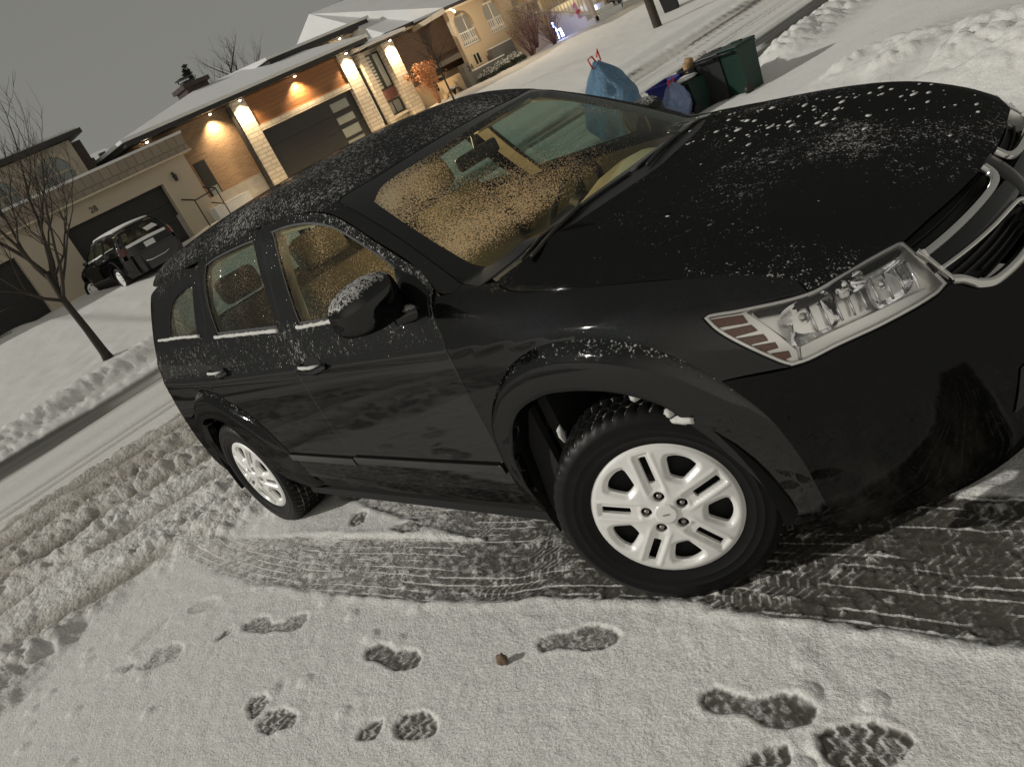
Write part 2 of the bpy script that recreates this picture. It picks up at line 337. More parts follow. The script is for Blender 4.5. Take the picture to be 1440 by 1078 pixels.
def panel(name, mp, pts, mat, parent, holes=(), sp=.03, bsp=.018, gap=.0022, off=0.0, depth=.022, hole_gap=None, mirror=False, rim=True, ring=None, bump=None):
    "sheet of the body surface inside an outline; returns [right, left] objects"
    o2 = resample(mp.to2(np.array(pts, float)), bsp); o2 = inset(o2, gap)
    hs = [inset(resample(mp.to2(np.array(h, float)), bsp), -gap if hole_gap is None else hole_gap) for h in holes]
    if ring: hs.append(inset(o2, ring))
    V2, T = tri2(o2, hs, sp); V = mp.to3(V2, off); Nn = grad(V)
    if bump is not None: V = V + Nn*bump(V)[:, None]
    Fs = [tuple(t) for t in T]; a = V[T]; fn = np.cross(a[:, 1]-a[:, 0], a[:, 2]-a[:, 0])
    fl = (fn*Nn[T[:, 0]]).sum(1) < 0; Fs = [f[::-1] if w else f for f, w in zip(Fs, fl)]
    if bump is not None:
        Nn = np.zeros_like(V); g = np.where(fl[:, None], -fn, fn)
        for i in range(3): np.add.at(Nn, T[:, i], g)
        Nn /= np.maximum(np.linalg.norm(Nn, axis=1, keepdims=True), 1e-12)
    V = list(V); Nl = list(Nn)
    if rim:
        cnt = {}
        for f in Fs:
            for i in range(3): cnt[(f[i], f[(i+1) % 3])] = f
        be = [e for e in cnt if (e[1], e[0]) not in cnt]; idx = {}
        outv = {}
        for i, j in be:
            t = V[j] - V[i]; w = np.cross(t, Nl[i]); w /= max(np.linalg.norm(w), 1e-9)
            outv[i] = outv.get(i, 0) + w; outv[j] = outv.get(j, 0) + w
        for i, w in outv.items():
            w = w / max(np.linalg.norm(w), 1e-9); b = len(V); idx[i] = b; nb = Nl[i]
            V += [V[i], V[i] + w*.0012 - nb*.003, V[i] + w*.0012 - nb*depth]
            n1 = nb*.8 + w*.45; n2 = nb*.15 + w; Nl += [n1/np.linalg.norm(n1), n2/np.linalg.norm(n2), w]
        for i, j in be:
            a, c = idx[i], idx[j]
            for q in range(2): Fs.append((a+q, a+q+1, c+q+1, c+q))
    res = [mk(name, V, Fs, mat, parent, normals=Nl)]
    if mirror:
        W = [(v[0], -v[1], v[2]) for v in V]; NW = [(v[0], -v[1], v[2]) for v in Nl]
        res.append(mk(name, W, [f[::-1] for f in Fs], mat, parent, normals=NW))
    return res
def both(mb, name, mat, parent, smooth=True, sharp=None):
    o = mb.build(name, mat, parent, smooth, sharp); m2 = MB(); m2.v = [(v[0], -v[1], v[2]) for v in mb.v]; m2.f = [tuple(f[::-1]) for f in mb.f]
    return [o, m2.build(name, mat, parent, smooth, sharp)]
def xz(l): return [(x, -0.8, z) for x, z in l]
def xy(l): return [(x, y, 1.0) for x, y in l]
def sym(l): return list(l) + [(x, -y, *r) for x, y, *r in reversed(l) if abs(y) > 1e-6]
CAR = empty('parked_car', (-0.00216, 0, 0.131434), 0, 'black crossover car wet with melting snow parked on the snowy driveway in the foreground', 'car')
CAR.rotation_euler = Matrix(((0.99946, 0, -0.032858), (0, 1, 0), (0.032858, 0, 0.99946))).to_euler()
P_ = CAR
HOODSIDE = [(-.358,-.73,1.092),(-.292,-.769,1.078),(-.214,-.784,1.062),(-.12,-.784,1.051),(.023,-.772,1.034),(.151,-.754,1.016),(.315,-.724,.988),(.434,-.693,.961),(.52,-.668,.930),(.573,-.655,.905)]
LAMPTOP = [(.602,-.668,.876),(.664,-.58,.879),(.732,-.452,.872),(.741,-.442,.867)]
LAMPREAR = [(.602,-.670,.875),(.47,-.757,.899),(.401,-.79,.911),(.388,-.80,.906),(.418,-.81,.87),(.464,-.805,.822),(.532,-.781,.75),(.553,-.770,.731)]
LAMPLOW = [(.586,-.748,.729),(.643,-.701,.736),(.726,-.609,.735),(.797,-.489,.733),(.813,-.446,.741)]
SEAM = [(.554,-.77,.731),(.41,-.839,.746),(.361,-.856,.739),(.272,-.878,.734),(.235,-.886,.72)]
ARCHB = [(.235,-.886,.72),(.30,-.878,.637),(.325,-.874,.60),(.362,-.864,.526),(.401,-.846,.41),(.409,-.83,.32),(.412,-.81,.235)]
ARCHF = [(.235,-.886,.72),(.143,-.894,.764),(.069,-.897,.781),(-.02,-.898,.789),(-.116,-.9,.787),(-.21,-.902,.768),(-.286,-.905,.739),(-.354,-.909,.689),(-.397,-.911,.627),(-.445,-.911,.543),(-.461,-.907,.472),(-.483,-.894,.373),(-.505,-.872,.285)]
DFRONT = [(-.596,-.785,1.137),(-.584,-.85,1.059),(-.569,-.872,.978),(-.548,-.902,.809),(-.538,-.911,.667),(-.538,-.906,.458),(-.536,-.895,.376)]
# bonnet
hood = sym(HOODSIDE + [(.60,-.640,.89),(.664,-.56,.879),(.735,-.44,.870),(.760,-.362,.868),(.784,-.228,.866),(.796,-.10,.866),(.80,0,.866)])
rear_edge = [(-.19,0,1.12),(-.20,-.10,1.118),(-.225,-.25,1.118),(-.297,-.544,1.107)]
hpoly = HOODSIDE + [(.602,-.666,.876),(.664,-.580,.879),(.732,-.452,.872),(.742,-.436,.868),(.760,-.362,.868),(.784,-.228,.866),(.796,-.10,.866)]
hpoly = hpoly + [(.80,0,.866)] + [(x,-y,z) for x,y,z in reversed(hpoly)] + [(x,-y,z) for x,y,z in reversed(rear_edge[1:])] + [rear_edge[0]] + rear_edge[1:]
HOOD = panel('hood', TOP, hpoly, M['paint_hood'], P_, sp=.028)[0]
# wings
fender = HOODSIDE + LAMPREAR + SEAM[1:] + ARCHF[1:] + DFRONT[::-1][1:6] + [(-.578,-.80,1.11)]
panel('fender', FEND, fender, M['paint'], P_, mirror=True, sp=.026)
# doors
BP = [(-1.585,.362),(-1.57,.513),(-1.611,.647),(-1.657,.859),(-1.686,.964),(-1.70,1.02),(-1.705,1.12),(-1.715,1.20),(-1.734,1.36),(-1.757,1.530)]
fr = [(-1.729,1.537),(-1.53,1.531),(-1.388,1.52),(-1.25,1.500),(-1.145,1.470),(-1.034,1.419),(-.908,1.346),(-.736,1.242),(-.660,1.192)]
dfx = [(q[0], q[2]) for q in DFRONT]
winF = [(-1.655,1.505),(-1.53,1.503),(-1.41,1.493),(-1.30,1.478),(-1.203,1.456),(-1.091,1.418),(-.905,1.321),(-.775,1.240),(-.705,1.17),(-.69,1.112),(-1.0,1.112),(-1.54,1.128),(-1.565,1.180),(-1.605,1.327),(-1.638,1.480)]
DF = panel('front_door', SIDE, xz(dfx + BP + fr), M['paint_door'], P_, holes=[xz(winF)], mirror=True, sp=.03, hole_gap=-.001)
rrear = [(-2.27,.40),(-2.25,.5),(-2.30,.63),(-2.39,.72),(-2.55,.81),(-2.66,.872),(-2.715,.93),(-2.745,.99),(-2.72,1.10),(-2.62,1.175),(-2.565,1.25),(-2.56,1.40),(-2.545,1.495)]
rtop = [(-2.52,1.515),(-2.3,1.528),(-1.80,1.537)]
winR = [(-2.44,1.491),(-2.295,1.503),(-1.95,1.507),(-1.835,1.503),(-1.81,1.375),(-1.75,1.135),(-2.1,1.152),(-2.45,1.168),(-2.495,1.297),(-2.485,1.42)]
DR = panel('rear_door', SIDE, xz(BP[::-1] + [(-1.60,.362),(-2.2,.362)] + rrear + rtop), M['paint_door'], P_, holes=[xz(winR)], mirror=True, sp=.03, hole_gap=-.001)
for d, w in ((DF, winF), (DR, winR)):
    g = panel('window', SIDE, xz(w), M['winf'] if d is DF else M['winr'], P_, off=.012, gap=-.004, rim=False, mirror=True, sp=.05)
    fq = panel('window_seal', SIDE, xz(w), M['matte'], P_, off=.006, gap=-.001, ring=.011, rim=False, mirror=True, sp=.02)
    for q in range(2): g[q].parent = d[q]; fq[q].parent = d[q]
    g[1].data.materials[0] = M['winl']
# rear quarter
winQ = [(-2.645,1.433),(-2.69,1.31),(-2.717,1.194),(-3.187,1.215),(-3.15,1.28),(-3.09,1.339),(-2.979,1.391)]
quarter = rrear[5:] + [(-2.80,1.512),(-3.1,1.500),(-3.45,1.455),(-3.60,1.36),(-3.68,1.15),(-3.71,.95),(-3.70,.74),(-3.40,.73),(-3.24,.78),(-3.126,.84),(-2.99,.90),(-2.85,.909),(-2.72,.89)]
QP = panel('quarter_panel', SIDE, xz(quarter), M['paint_door'], P_, holes=[xz(winQ)], mirror=True, sp=.03, hole_gap=-.001)
g = panel('window', SIDE, xz(winQ), M['winr'], P_, off=.008, gap=-.004, rim=False, mirror=True, sp=.05)
for q in range(2): g[q].parent = QP[q]
# roof with its pillars
HEAD = [(-1.055,0),(-1.067,-.205),(-1.096,-.405),(-1.132,-.517),(-1.155,-.585)]
PIL = [(-1.14,-.610),(-.818,-.668),(-.60,-.715),(-.42,-.752)]
wsbase = [(-.30,0),(-.305,-.25),(-.345,-.50),(-.40,-.69)]
roofR = [(-.378,-.748),(-.578,-.795),(-.665,-.757),(-.736,-.737),(-.908,-.709),(-1.034,-.682),(-1.145,-.664),(-1.25,-.657),(-1.388,-.655),(-1.529,-.651),(-1.729,-.646),(-2.3,-.650),(-2.545,-.655),(-3.1,-.645),(-3.42,-.62),(-3.50,-.55),(-3.56,-.30),(-3.58,0)]
half = HEAD + PIL + roofR
roof = half + [(x,-y) for x,y in reversed(half[:-1])][:-1]
ROOF = panel('roof', TOP, xy(roof), M['paint_roof'], P_, sp=.032)[0]
lin = panel('headliner', TOP, xy([(x+.02 if i < 5 else x, y*1.0) for i, (x, y) in enumerate(half[:-1])] + [(-3.3,0)] + [(x+.02 if i < 5 else x,-y) for i, (x,y) in reversed(list(enumerate(half[:-1])))][:-1]), M['beige'], P_, sp=.05, off=.035, rim=False)[0]
lin.parent = ROOF
# windscreen, its black border, the cowl and wipers
wsR = [(x+.004, y) for x, y in HEAD] + PIL + [(-.40,-.71)] + wsbase[::-1][1:]
ws = wsR[:-1] + [(-.30, 0)] + [(x,-y) for x,y in reversed(wsR[1:-1])]
clear = [(-.352,0),(-.361,-.227),(-.383,-.435),(-.428,-.58),(-.467,-.632),(-.53,-.648),(-.62,-.640),(-.708,-.627),(-.85,-.599),(-1.00,-.560),(-1.03,-.47),(-.99,-.22),(-.995,0),(-1.02,.20),(-1.06,.38),(-1.10,.50),(-1.118,.565),(-1.10,.600),(-.82,.652),(-.60,.700),(-.47,.728),(-.425,.66),(-.41,.58),(-.375,.40),(-.355,.2)]
WS = panel('windshield', TOP, xy(clear), M['wind'], P_, off=.001, gap=-.001, rim=False, sp=.035)[0]
fb = panel('windshield_border', TOP, xy(ws), M['gloss'], P_, holes=[xy(clear)], off=.0015, gap=.002, rim=True, depth=.03, sp=.04); fb[0].parent = WS
cowl = [(-.19,0),(-.225,-.25),(-.297,-.544),(-.358,-.73),(-.40,-.71),(-.345,-.50),(-.305,-.25),(-.30,0)]
cowl = cowl[:-1] + [cowl[-1]] + [(x,-y) for x,y in reversed(cowl[1:-1])]
CW_ = panel('cowl_panel', TOP, xy(cowl), M['matte'], P_, off=.004, rim=False, sp=.04)[0]
for y0, y1 in ((-.62,-.02),(.02,.64)):
    w = MB(); a = cast(np.array([[-.27-.07*abs(y1)**2, y1, 0]]), np.array([[0,0,-1.]]), -1.9, -.6)[0]
    pts = [(-.28-.10*(y0+(y1-y0)*t)**2-.02*math.sin(t*3), y0+(y1-y0)*t, 0) for t in np.linspace(0,1,12)]
    q = cast(np.array(pts), np.tile([0,0,-1.],(12,1)), -1.9, -.6)+np.array([-.012,0,.004])
    w.tube(q, .006, 6); w.tube([q[6]+np.array([.004,0,.006]), q[6]*.5+q[0]*.5+np.array([.02,0,.006]), q[0]+np.array([.05,0,.0])], .008, 6)
    w.build('wiper', M['matte'], P_, True)
# front bumper (all round the nose)
bR = SEAM[::-1][:-1] + [(.553,-.77,.730)] + LAMPLOW + [(.823,-.423,.735),(.845,-.378,.694),(.864,-.321,.668),(.886,-.19,.660),(.89,-.05,.658)]
lowR = [(.42,-.805,.225),(.55,-.74,.215),(.75,-.57,.205),(.86,-.36,.20),(.90,-.1,.20)]
bump = ARCHB[::-1][:-1] + bR; bump = bump + [(x,-y,z) for x,y,z in reversed(bump)] + [(x,-y,z) for x,y,z in lowR] + lowR[::-1]
BUMP = panel('front_bumper', FCYL, bump, M['paint_bumper'], P_, sp=.03)[0]
# lower air intake, dark
intake = [(.8,-.42,.36),(.9,0,.35),(.8,.42,.36),(.8,.36,.46),(.9,0,.47),(.8,-.36,.46)]
it = panel('air_intake', FCYL, intake, M['matte'], P_, off=-.003, rim=False, sp=.03)[0]; it.parent = BUMP
# rear bumper and tailgate
rbR = [(-3.24,-.85,.74),(-3.40,-.85,.728),(-3.70,-.75,.735),(-3.80,-.5,.74),(-3.85,-.2,.74)]
rb = [(-3.27,-.86,.235),(-3.27,-.87,.4),(-3.25,-.87,.6)] + rbR; rb = rb + [(x,-y,z) for x,y,z in reversed(rb)] + [(-3.5,.8,.22),(-3.8,.4,.22),(-3.8,-.4,.22),(-3.5,-.8,.22)]
panel('rear_bumper', RCYL, rb, M['paint'], P_, sp=.035)
tgp = [(-.70,.745),(0,.745),(.70,.745),(.70,.95),(.68,1.15),(.60,1.34),(.53,1.47),(0,1.53),(-.53,1.47),(-.60,1.34),(-.68,1.15),(-.70,.95)]
rwp = [(-.58,1.12),(0,1.12),(.58,1.12),(.53,1.30),(.47,1.43),(0,1.47),(-.47,1.43),(-.53,1.30)]
yz = lambda l: [(-3.8,y,z) for y,z in l]
TG = panel('tailgate', BACK, yz(tgp), M['paint'], P_, holes=[yz(rwp)], sp=.04)[0]
g = panel('window', BACK, yz(rwp), M['winr'], P_, off=.006, gap=-.003, rim=False, sp=.06)[0]; g.parent = TG
pl = MB().box(-3.875,-3.868,-.15,.15,.83,.98); pl.build('license_plate', simple('plate_white',(.6,.6,.6),.5), TG)
panel('tail_light', RCYL, [(-3.62,-.80,1.10),(-3.74,-.68,1.09),(-3.78,-.60,1.02),(-3.78,-.60,.90),(-3.74,-.70,.86),(-3.62,-.80,.88)], M['red'], P_, off=-.006, mirror=True, sp=.03)
# sills, mouldings, flares
panel('rocker_panel', SIDE, xz([(-.50,.285),(-.53,.374),(-1.4,.360),(-2.26,.358),(-2.30,.28)]), M['paint'], P_, off=.008, mirror=True, sp=.04)
for d, a, b in ((DF, -.558, -1.575), (DR, -1.590, -2.225)):
    mo = panel('door_molding', SIDE, xz([(a,.470),(a,.510),((a+b)/2,.514),(b,.519),(b,.479),((a+b)/2,.474)]), M['gloss'], P_, off=-.011, depth=.015, mirror=True, sp=.03)
    for q in range(2): mo[q].parent = d[q]
def flare(A, B, h0, name='wheel_arch_flare'):
    n = 72; m = 11
    def rs(Pn):
        Pn = np.array(Pn, float); s = np.r_[0, np.cumsum(np.linalg.norm(np.diff(Pn, axis=0), axis=1))]; u = np.linspace(0, s[-1], n)
        c = np.stack([Cub(s, Pn[:, i])(u) for i in range(3)], 1); return c
    A = rs(A); B = rs(B); hh = np.interp(np.linspace(0,1,n), np.linspace(0,1,len(h0)), h0)
    prof = [(0,-.006),(.02,.0),(.10,.35),(.20,.75),(.30,.95),(.42,1.0),(.65,.98),(.88,.93),(.97,.85),(1.0,.72)]
    V = []
    for t, e in prof:
        q = A*(1-t) + B*t; dirs = np.tile([0,1.0,0],(n,1)); O = q.copy(); O[:,1] = -1.3
        xf = q[:,0] > .3; dirs[xf] = np.array([-.5,.866,0]); O[xf] = q[xf] - dirs[xf]*.6
        s = cast(O, dirs, 0, 1.0); g = grad(s); g[:,2] *= .4; V.append(s + g*(hh*e if e >= 0 else np.full(n, e))[:, None])
    c = B.mean(0); inn = B.copy(); inn[:,1] += .13; V.append(inn)
    V = np.array(V); mm = len(V); L = V.reshape(-1,3); Fs = [(i*n+j, i*n+j+1, (i+1)*n+j+1, (i+1)*n+j) for i in range(mm-1) for j in range(n-1)]
    mb = MB(); mb.add(L, Fs); r = both(mb, name, M['paint_flare'], P_, True, sharp=50); return r
flare([(-.540,-.88,.285),(-.536,-.898,.391),(-.524,-.91,.513),(-.506,-.912,.627),(-.469,-.908,.721),(-.407,-.903,.787),(-.332,-.897,.846),(-.258,-.89,.888),(-.148,-.883,.923),(-.049,-.877,.934),(.063,-.874,.929),(.151,-.871,.912),(.239,-.865,.882),(.327,-.856,.826),(.41,-.83,.73),(.475,-.80,.60),(.50,-.78,.44),(.50,-.76,.25)],
      ARCHF[::-1][:-1] + ARCHB, [.012,.03,.034,.034,.034,.034,.030,.022,.012,.006,.004])
flare([(-3.32,-.86,.40),(-3.30,-.87,.60),(-3.24,-.885,.745),(-3.126,-.887,.834),(-2.992,-.884,.899),(-2.85,-.887,.908),(-2.70,-.895,.873),(-2.551,-.904,.808),(-2.392,-.911,.72),(-2.293,-.915,.631),(-2.225,-.913,.52),(-2.20,-.90,.387),(-2.20,-.874,.285)],
      [(-3.255,-.86,.38),(-3.24,-.87,.55),(-3.19,-.892,.66),(-3.09,-.895,.725),(-2.944,-.902,.748),(-2.82,-.905,.738),(-2.70,-.911,.698),(-2.60,-.915,.603),(-2.53,-.909,.471),(-2.50,-.887,.35),(-2.48,-.87,.27)], [.012,.03,.034,.036,.036,.036,.034,.03,.02])
# wheel housings and floor pan
for x0 in (0.0, -2.87):
    for sg in (-1, 1):
        w = MB(); n = 26; V = []; Fs = []
        for yy, rr in ((.885,.475),(.45,.475),(.45,.05)):
            for k in range(n+1):
                th = math.pi*(-.02 + 1.12*k/n); V.append((x0-.035+rr*math.cos(th), sg*yy, .345+rr*math.sin(th)))
        for i in range(2):
            for k in range(n): Fs.append((i*(n+1)+k, i*(n+1)+k+1, (i+1)*(n+1)+k+1, (i+1)*(n+1)+k))
        w.add(V, Fs); w.build('wheel_housing', M['dark'], P_, True)
MB().box(-.34,-.29,-.82,.82,.26,1.04).box(-.60,-.35,-.855,-.83,.26,.98).box(-.60,-.35,.83,.855,.26,.98).box(-3.6,.62,-.47,.47,.20,.24).box(-2.4,-.52,-.86,.86,.22,.26).build('floor_pan', M['dark'], P_)
# headlights
LAMP_O = [(.388,-.80,.906),(.401,-.79,.911),(.47,-.757,.899),(.602,-.668,.876),(.664,-.58,.879),(.732,-.452,.872),(.741,-.442,.867),(.813,-.446,.741),(.797,-.489,.733),(.726,-.609,.735),(.643,-.701,.736),(.586,-.748,.729),(.553,-.770,.731),(.532,-.781,.75),(.464,-.805,.822),(.418,-.81,.87)]
HL = panel('headlight', LAMP, LAMP_O, M['lampwhite'], P_, off=.040, gap=.004, rim=False, mirror=True, sp=.03)
def lamp_part(name, pts, mat, **k):
    r = panel(name, LAMP, pts, mat, P_, mirror=True, **k)
    for q in range(2): r[q].parent = HL[q]
    return r
lamp_part('bezel', LAMP_O, M['lampwhite'], off=.003, gap=.004, ring=.006, depth=.050, sp=.01, bsp=.012)
lamp_part('seal', LAMP_O, M['matte'], off=.0035, gap=.0005, ring=.0035, rim=False, sp=.01, bsp=.012)
lamp_part('lens', LAMP_O, M['lens'], off=.0015, gap=.003, rim=False, sp=.03)
TILES = [[(0.405,-0.799,0.898),(0.478,-0.766,0.884),(0.490,-0.773,0.864),(0.415,-0.808,0.877)],
[(0.430,-0.805,0.867),(0.495,-0.773,0.858),(0.508,-0.774,0.840),(0.448,-0.806,0.844)],
[(0.457,-0.804,0.840),(0.517,-0.773,0.829),(0.525,-0.774,0.810),(0.481,-0.798,0.815)],
[(0.486,-0.796,0.810),(0.536,-0.769,0.801),(0.540,-0.770,0.785),(0.504,-0.791,0.787)],
[(0.515,-0.786,0.779),(0.557,-0.762,0.770),(0.559,-0.763,0.753),(0.541,-0.775,0.752)]]
lamp_part('side_marker_base', [(.393,-.80,.905),(.402,-.79,.909),(.478,-.757,.893),(.53,-.76,.84),(.575,-.752,.765),(.572,-.758,.737),(.553,-.768,.735),(.532,-.781,.752),(.464,-.805,.823),(.42,-.81,.868)], M['lampwhite'], off=.014, gap=.002, sp=.02, depth=.05)
for t in TILES: lamp_part('side_marker', t, M['amber'], off=.009, gap=.001, sp=.012, bsp=.01, depth=.008)
lamp_part('lower_trim', [(.575,-.752,.738),(.643,-.699,.741),(.726,-.607,.740),(.795,-.49,.738),(.79,-.50,.762),(.72,-.605,.772),(.64,-.695,.775),(.58,-.745,.77)], M['lampwhite'], off=.016, gap=.001, sp=.02, depth=.05)
lamp_part('upper_trim', [(.49,-.752,.893),(.602,-.672,.872),(.664,-.585,.874),(.730,-.458,.867),(.742,-.456,.845),(.67,-.59,.852),(.60,-.685,.848),(.51,-.755,.868)], M['matte'], off=.02, gap=.001, sp=.02, depth=.04)
def bowl(c, ax, ra, rb, dep, name='reflector_bowl', mat='reflector'):
    ax = Vector(ax).normalized(); a = Vector((0,0,1)).cross(ax).normalized(); b = ax.cross(a); c = Vector(c); mb = MB(); V = []; Fs = []; n = 32; m = 8
    for i in range(m+1):
        t = i/m
        for k in range(n):
            th = 2*math.pi*k/n; ca, sa = math.cos(th), math.sin(th); e = .55
            x = math.copysign(abs(ca)**e, ca)*ra*max(t,.05); y = math.copysign(abs(sa)**e, sa)*rb*max(t,.05)
            V.append(c + a*x + b*y - ax*dep*(1 - t*t))
    for i in range(m):
        for k in range(n): Fs.append((i*n+k, i*n+(k+1)%n, (i+1)*n+(k+1)%n, (i+1)*n+k))
    Fs.append(tuple(range(n))); mb.add(V, Fs); r = both(mb, name, M[mat], P_, True, sharp=40)
    mb = MB(); mb.tube([c - ax*dep*.95, c - ax*dep*.5, c - ax*dep*.35], [.012,.013,.006], 10); r2 = both(mb, 'bulb', M['chrome'], P_, True, sharp=40)
    for q in range(2): r[q].parent = HL[q]; r2[q].parent = HL[q]
bowl((.592,-.692,.815), (.80,-.56,.12), .072, .052, .040)
bowl((.722,-.535,.803), (.90,-.40,.12), .066, .044, .042)
bowl((.665,-.600,.845), (.88,-.45,.12), .042, .022, .028)
# grille
gr_o = [(.745,-.435,.864),(.81,-.437,.745),(.823,-.420,.737),(.845,-.378,.697),(.864,-.321,.672),(.886,-.19,.665),(.89,0,.663)]
gr_top = [(.79,0,.862),(.78,-.228,.862),(.757,-.362,.864)]
gpoly = gr_o + [(x,-y,z) for x,y,z in reversed(gr_o[:-1])] + [(x,-y,z) for x,y,z in reversed(gr_top[1:])] + gr_top
GR = panel('grille', FRONT, gpoly, M['matte'], P_, off=.05, gap=.001, rim=False, sp=.04)[0]
def bar(name, yzs, w, off, th, mat, n=24, mirror=True):
    q = np.array(yzs, float); s = np.r_[0, np.cumsum(np.linalg.norm(np.diff(q, axis=0), axis=1))]; u = np.linspace(0, s[-1], n)
    q = np.stack([Cub(s, q[:,0])(u), Cub(s, q[:,1])(u)], 1)
    P = cast(np.c_[0*u+1.3, q], np.tile([-1.,0,0],(n,1)), 0, 1.1); N = grad(P); T = np.gradient(P, axis=0); T /= np.linalg.norm(T, axis=1, keepdims=True)
    B = np.cross(T, N); B /= np.linalg.norm(B, axis=1, keepdims=True); V = []
    prof = [(-.5,-th*1.2),(-.5,th*.45),(-.38,th*.9),(-.1,th),(.1,th),(.38,th*.9),(.5,th*.45),(.5,-th*1.2)]
    for i in range(n):
        for a, h in prof: V.append(P[i] + B[i]*a*w + N[i]*(h + off))
    k = len(prof); Fs = [(i*k+j, i*k+(j+1)%k, (i+1)*k+(j+1)%k, (i+1)*k+j) for i in range(n-1) for j in range(k)] + [tuple(range(k)), tuple((n-1)*k+j for j in range(k))]
    mb = MB().add(V, Fs); rs = both(mb, name, M[mat], GR, True, 50) if mirror else [mb.build(name, M[mat], GR, True, 50)]
    return rs
for k in range(9):
    t = k/8; a = np.array([.60,-.69,.778])*(1-t) + np.array([.775,-.515,.772])*t
    rbm = MB().tube([a, a + np.array([-.022,.030,.055])], .0035, 6); rr_ = both(rbm, 'lamp_rib', M['reflector'], P_, True)
    for q in range(2): rr_[q].parent = HL[q]
bar('grille_bar', [(-.455,.800),(-.25,.797),(-.02,.792)], .050, .000, .006, 'gloss')
bar('grille_bar', [(0,.866),(0,.79),(0,.668)], .075, .002, .006, 'gloss', mirror=False)
bar('chrome_trim', [(-.447,.822),(-.30,.824),(-.14,.826),(-.085,.830),(-.058,.842),(-.052,.862)], .022, .010, .010, 'chrome', 36)
bar('chrome_trim', [(-.445,.780),(-.25,.774),(-.09,.768),(-.058,.758),(-.052,.74),(-.052,.70)], .012, .008, .008, 'chrome', 36)
bar('chrome_trim', [(-.437,.745),(-.420,.735),(-.378,.697),(-.321,.674),(-.19,.667),(-.07,.668),(-.052,.70)], .024, .002, .009, 'chrome', 40)
bar('chrome_trim', [(-.450,.835),(-.447,.79),(-.437,.745)], .012, .004, .008, 'chrome', 12)
for zz in np.arange(.68, .86, .022): bar('grille_slat', [(-.42 if zz > .72 else -.30, zz),(-.2,zz),(-.03,zz)], .006, -.04, .006, 'matte', 12)
# mirrors
def superq(c, r, e=.55, n=36, m=22, fn=None):
    V = []; Fs = []
    pw = lambda a: math.copysign(abs(a)**e, a)
    for i in range(m+1):
        ph = -math.pi/2 + math.pi*i/m
        for k in range(n):
            th = 2*math.pi*k/n; v = Vector((pw(math.cos(ph))*pw(math.cos(th)), pw(math.cos(ph))*pw(math.sin(th)), pw(math.sin(ph))))
            if fn: v = fn(v)
            V.append((c[0]+v.x*r[0], c[1]+v.y*r[1], c[2]+v.z*r[2]))
    for i in range(m):
        for k in range(n): Fs.append((i*n+k, i*n+(k+1)%n, (i+1)*n+(k+1)%n, (i+1)*n+k))
    return V, Fs
def mirf(v):
    v = v.copy(); v.z *= 1 - .22*max(0,(-v.y)) ; v.z += .12*v.y*-1*0
    v.x *= 1.0 - .25*abs(v.y)**2
    if v.x < -.35: v.x = -.35
    return v
mb = MB(); mb.add(*superq((-.735,-.965,1.187), (.10,.128,.088), .62, fn=mirf)); MR = both(mb, 'side_mirror', M['paint_mirror'], P_, True)
mb = MB(); mb.add(*superq((-.771,-.965,1.187), (.004,.110,.070), .5)); r = both(mb, 'mirror_glass', M['chrome'], P_, True)
mb = MB(); mb.tube([(-.715,-.90,1.105),(-.69,-.84,1.085),(-.66,-.785,1.08)], [.030,.032,.036], 12); r2 = both(mb, 'mirror_arm', M['paint_mirror'], P_, True)
for q in range(2): r[q].parent = MR[q]; r2[q].parent = MR[q]
MR[1].matrix_local = Matrix.Translation((-.70,.83,-.03)) @ Matrix.Rotation(R(68), 4, 'Z') @ Matrix.Translation((.70,-.83,0))      # the far mirror is folded in
sail = panel('mirror_base', SIDE, xz([(-.765,1.238),(-.665,1.188),(-.602,1.135),(-.592,1.062),(-.66,1.045),(-.735,1.075),(-.735,1.14)]), M['gloss'], P_, off=-.006, depth=.012, mirror=True, sp=.02)
# door handles
for d, x0, z0 in ((DF, -1.515, .952), (DR, -2.565, .985)):
    q = cast(np.array([[x0+.115-.23*t, -1.2, z0+.012*t] for t in np.linspace(0,1,11)]), np.tile([0,1.,0],(11,1)), 0, .9)
    lift = np.array([0,.4,.8,1,1.05,1.05,1.05,1,.8,.4,0])
    mb = MB(); mb.tube([a + np.array([0,-.034*l,0]) for a, l in zip(q, lift)], [.012,.015,.016,.016,.016,.016,.016,.016,.016,.015,.012], 10); h = both(mb, 'handle', M['paint_door'], P_, True)
    mb = MB(); mb.tube([a + np.array([0,-.034*l,.014 + .003*math.sin(i*3.1)]) for i, (a, l) in enumerate(zip(q[1:-2], lift[1:-2]))], [.004,.009,.010,.008,.010,.009,.008,.004], 7); s = both(mb, 'snow_ridge', M['snowlump'], P_, True)
    rec = panel('handle_recess', SIDE, xz([(x0+.085*math.cos(a), z0+.006+.042*math.sin(a)) for a in np.linspace(0,2*math.pi,20)[:-1]]), M['dark'], P_, off=-.0015, rim=False, mirror=True, sp=.02)
    for k in range(2): h[k].parent = d[k]; s[k].parent = h[k]; rec[k].parent = d[k]
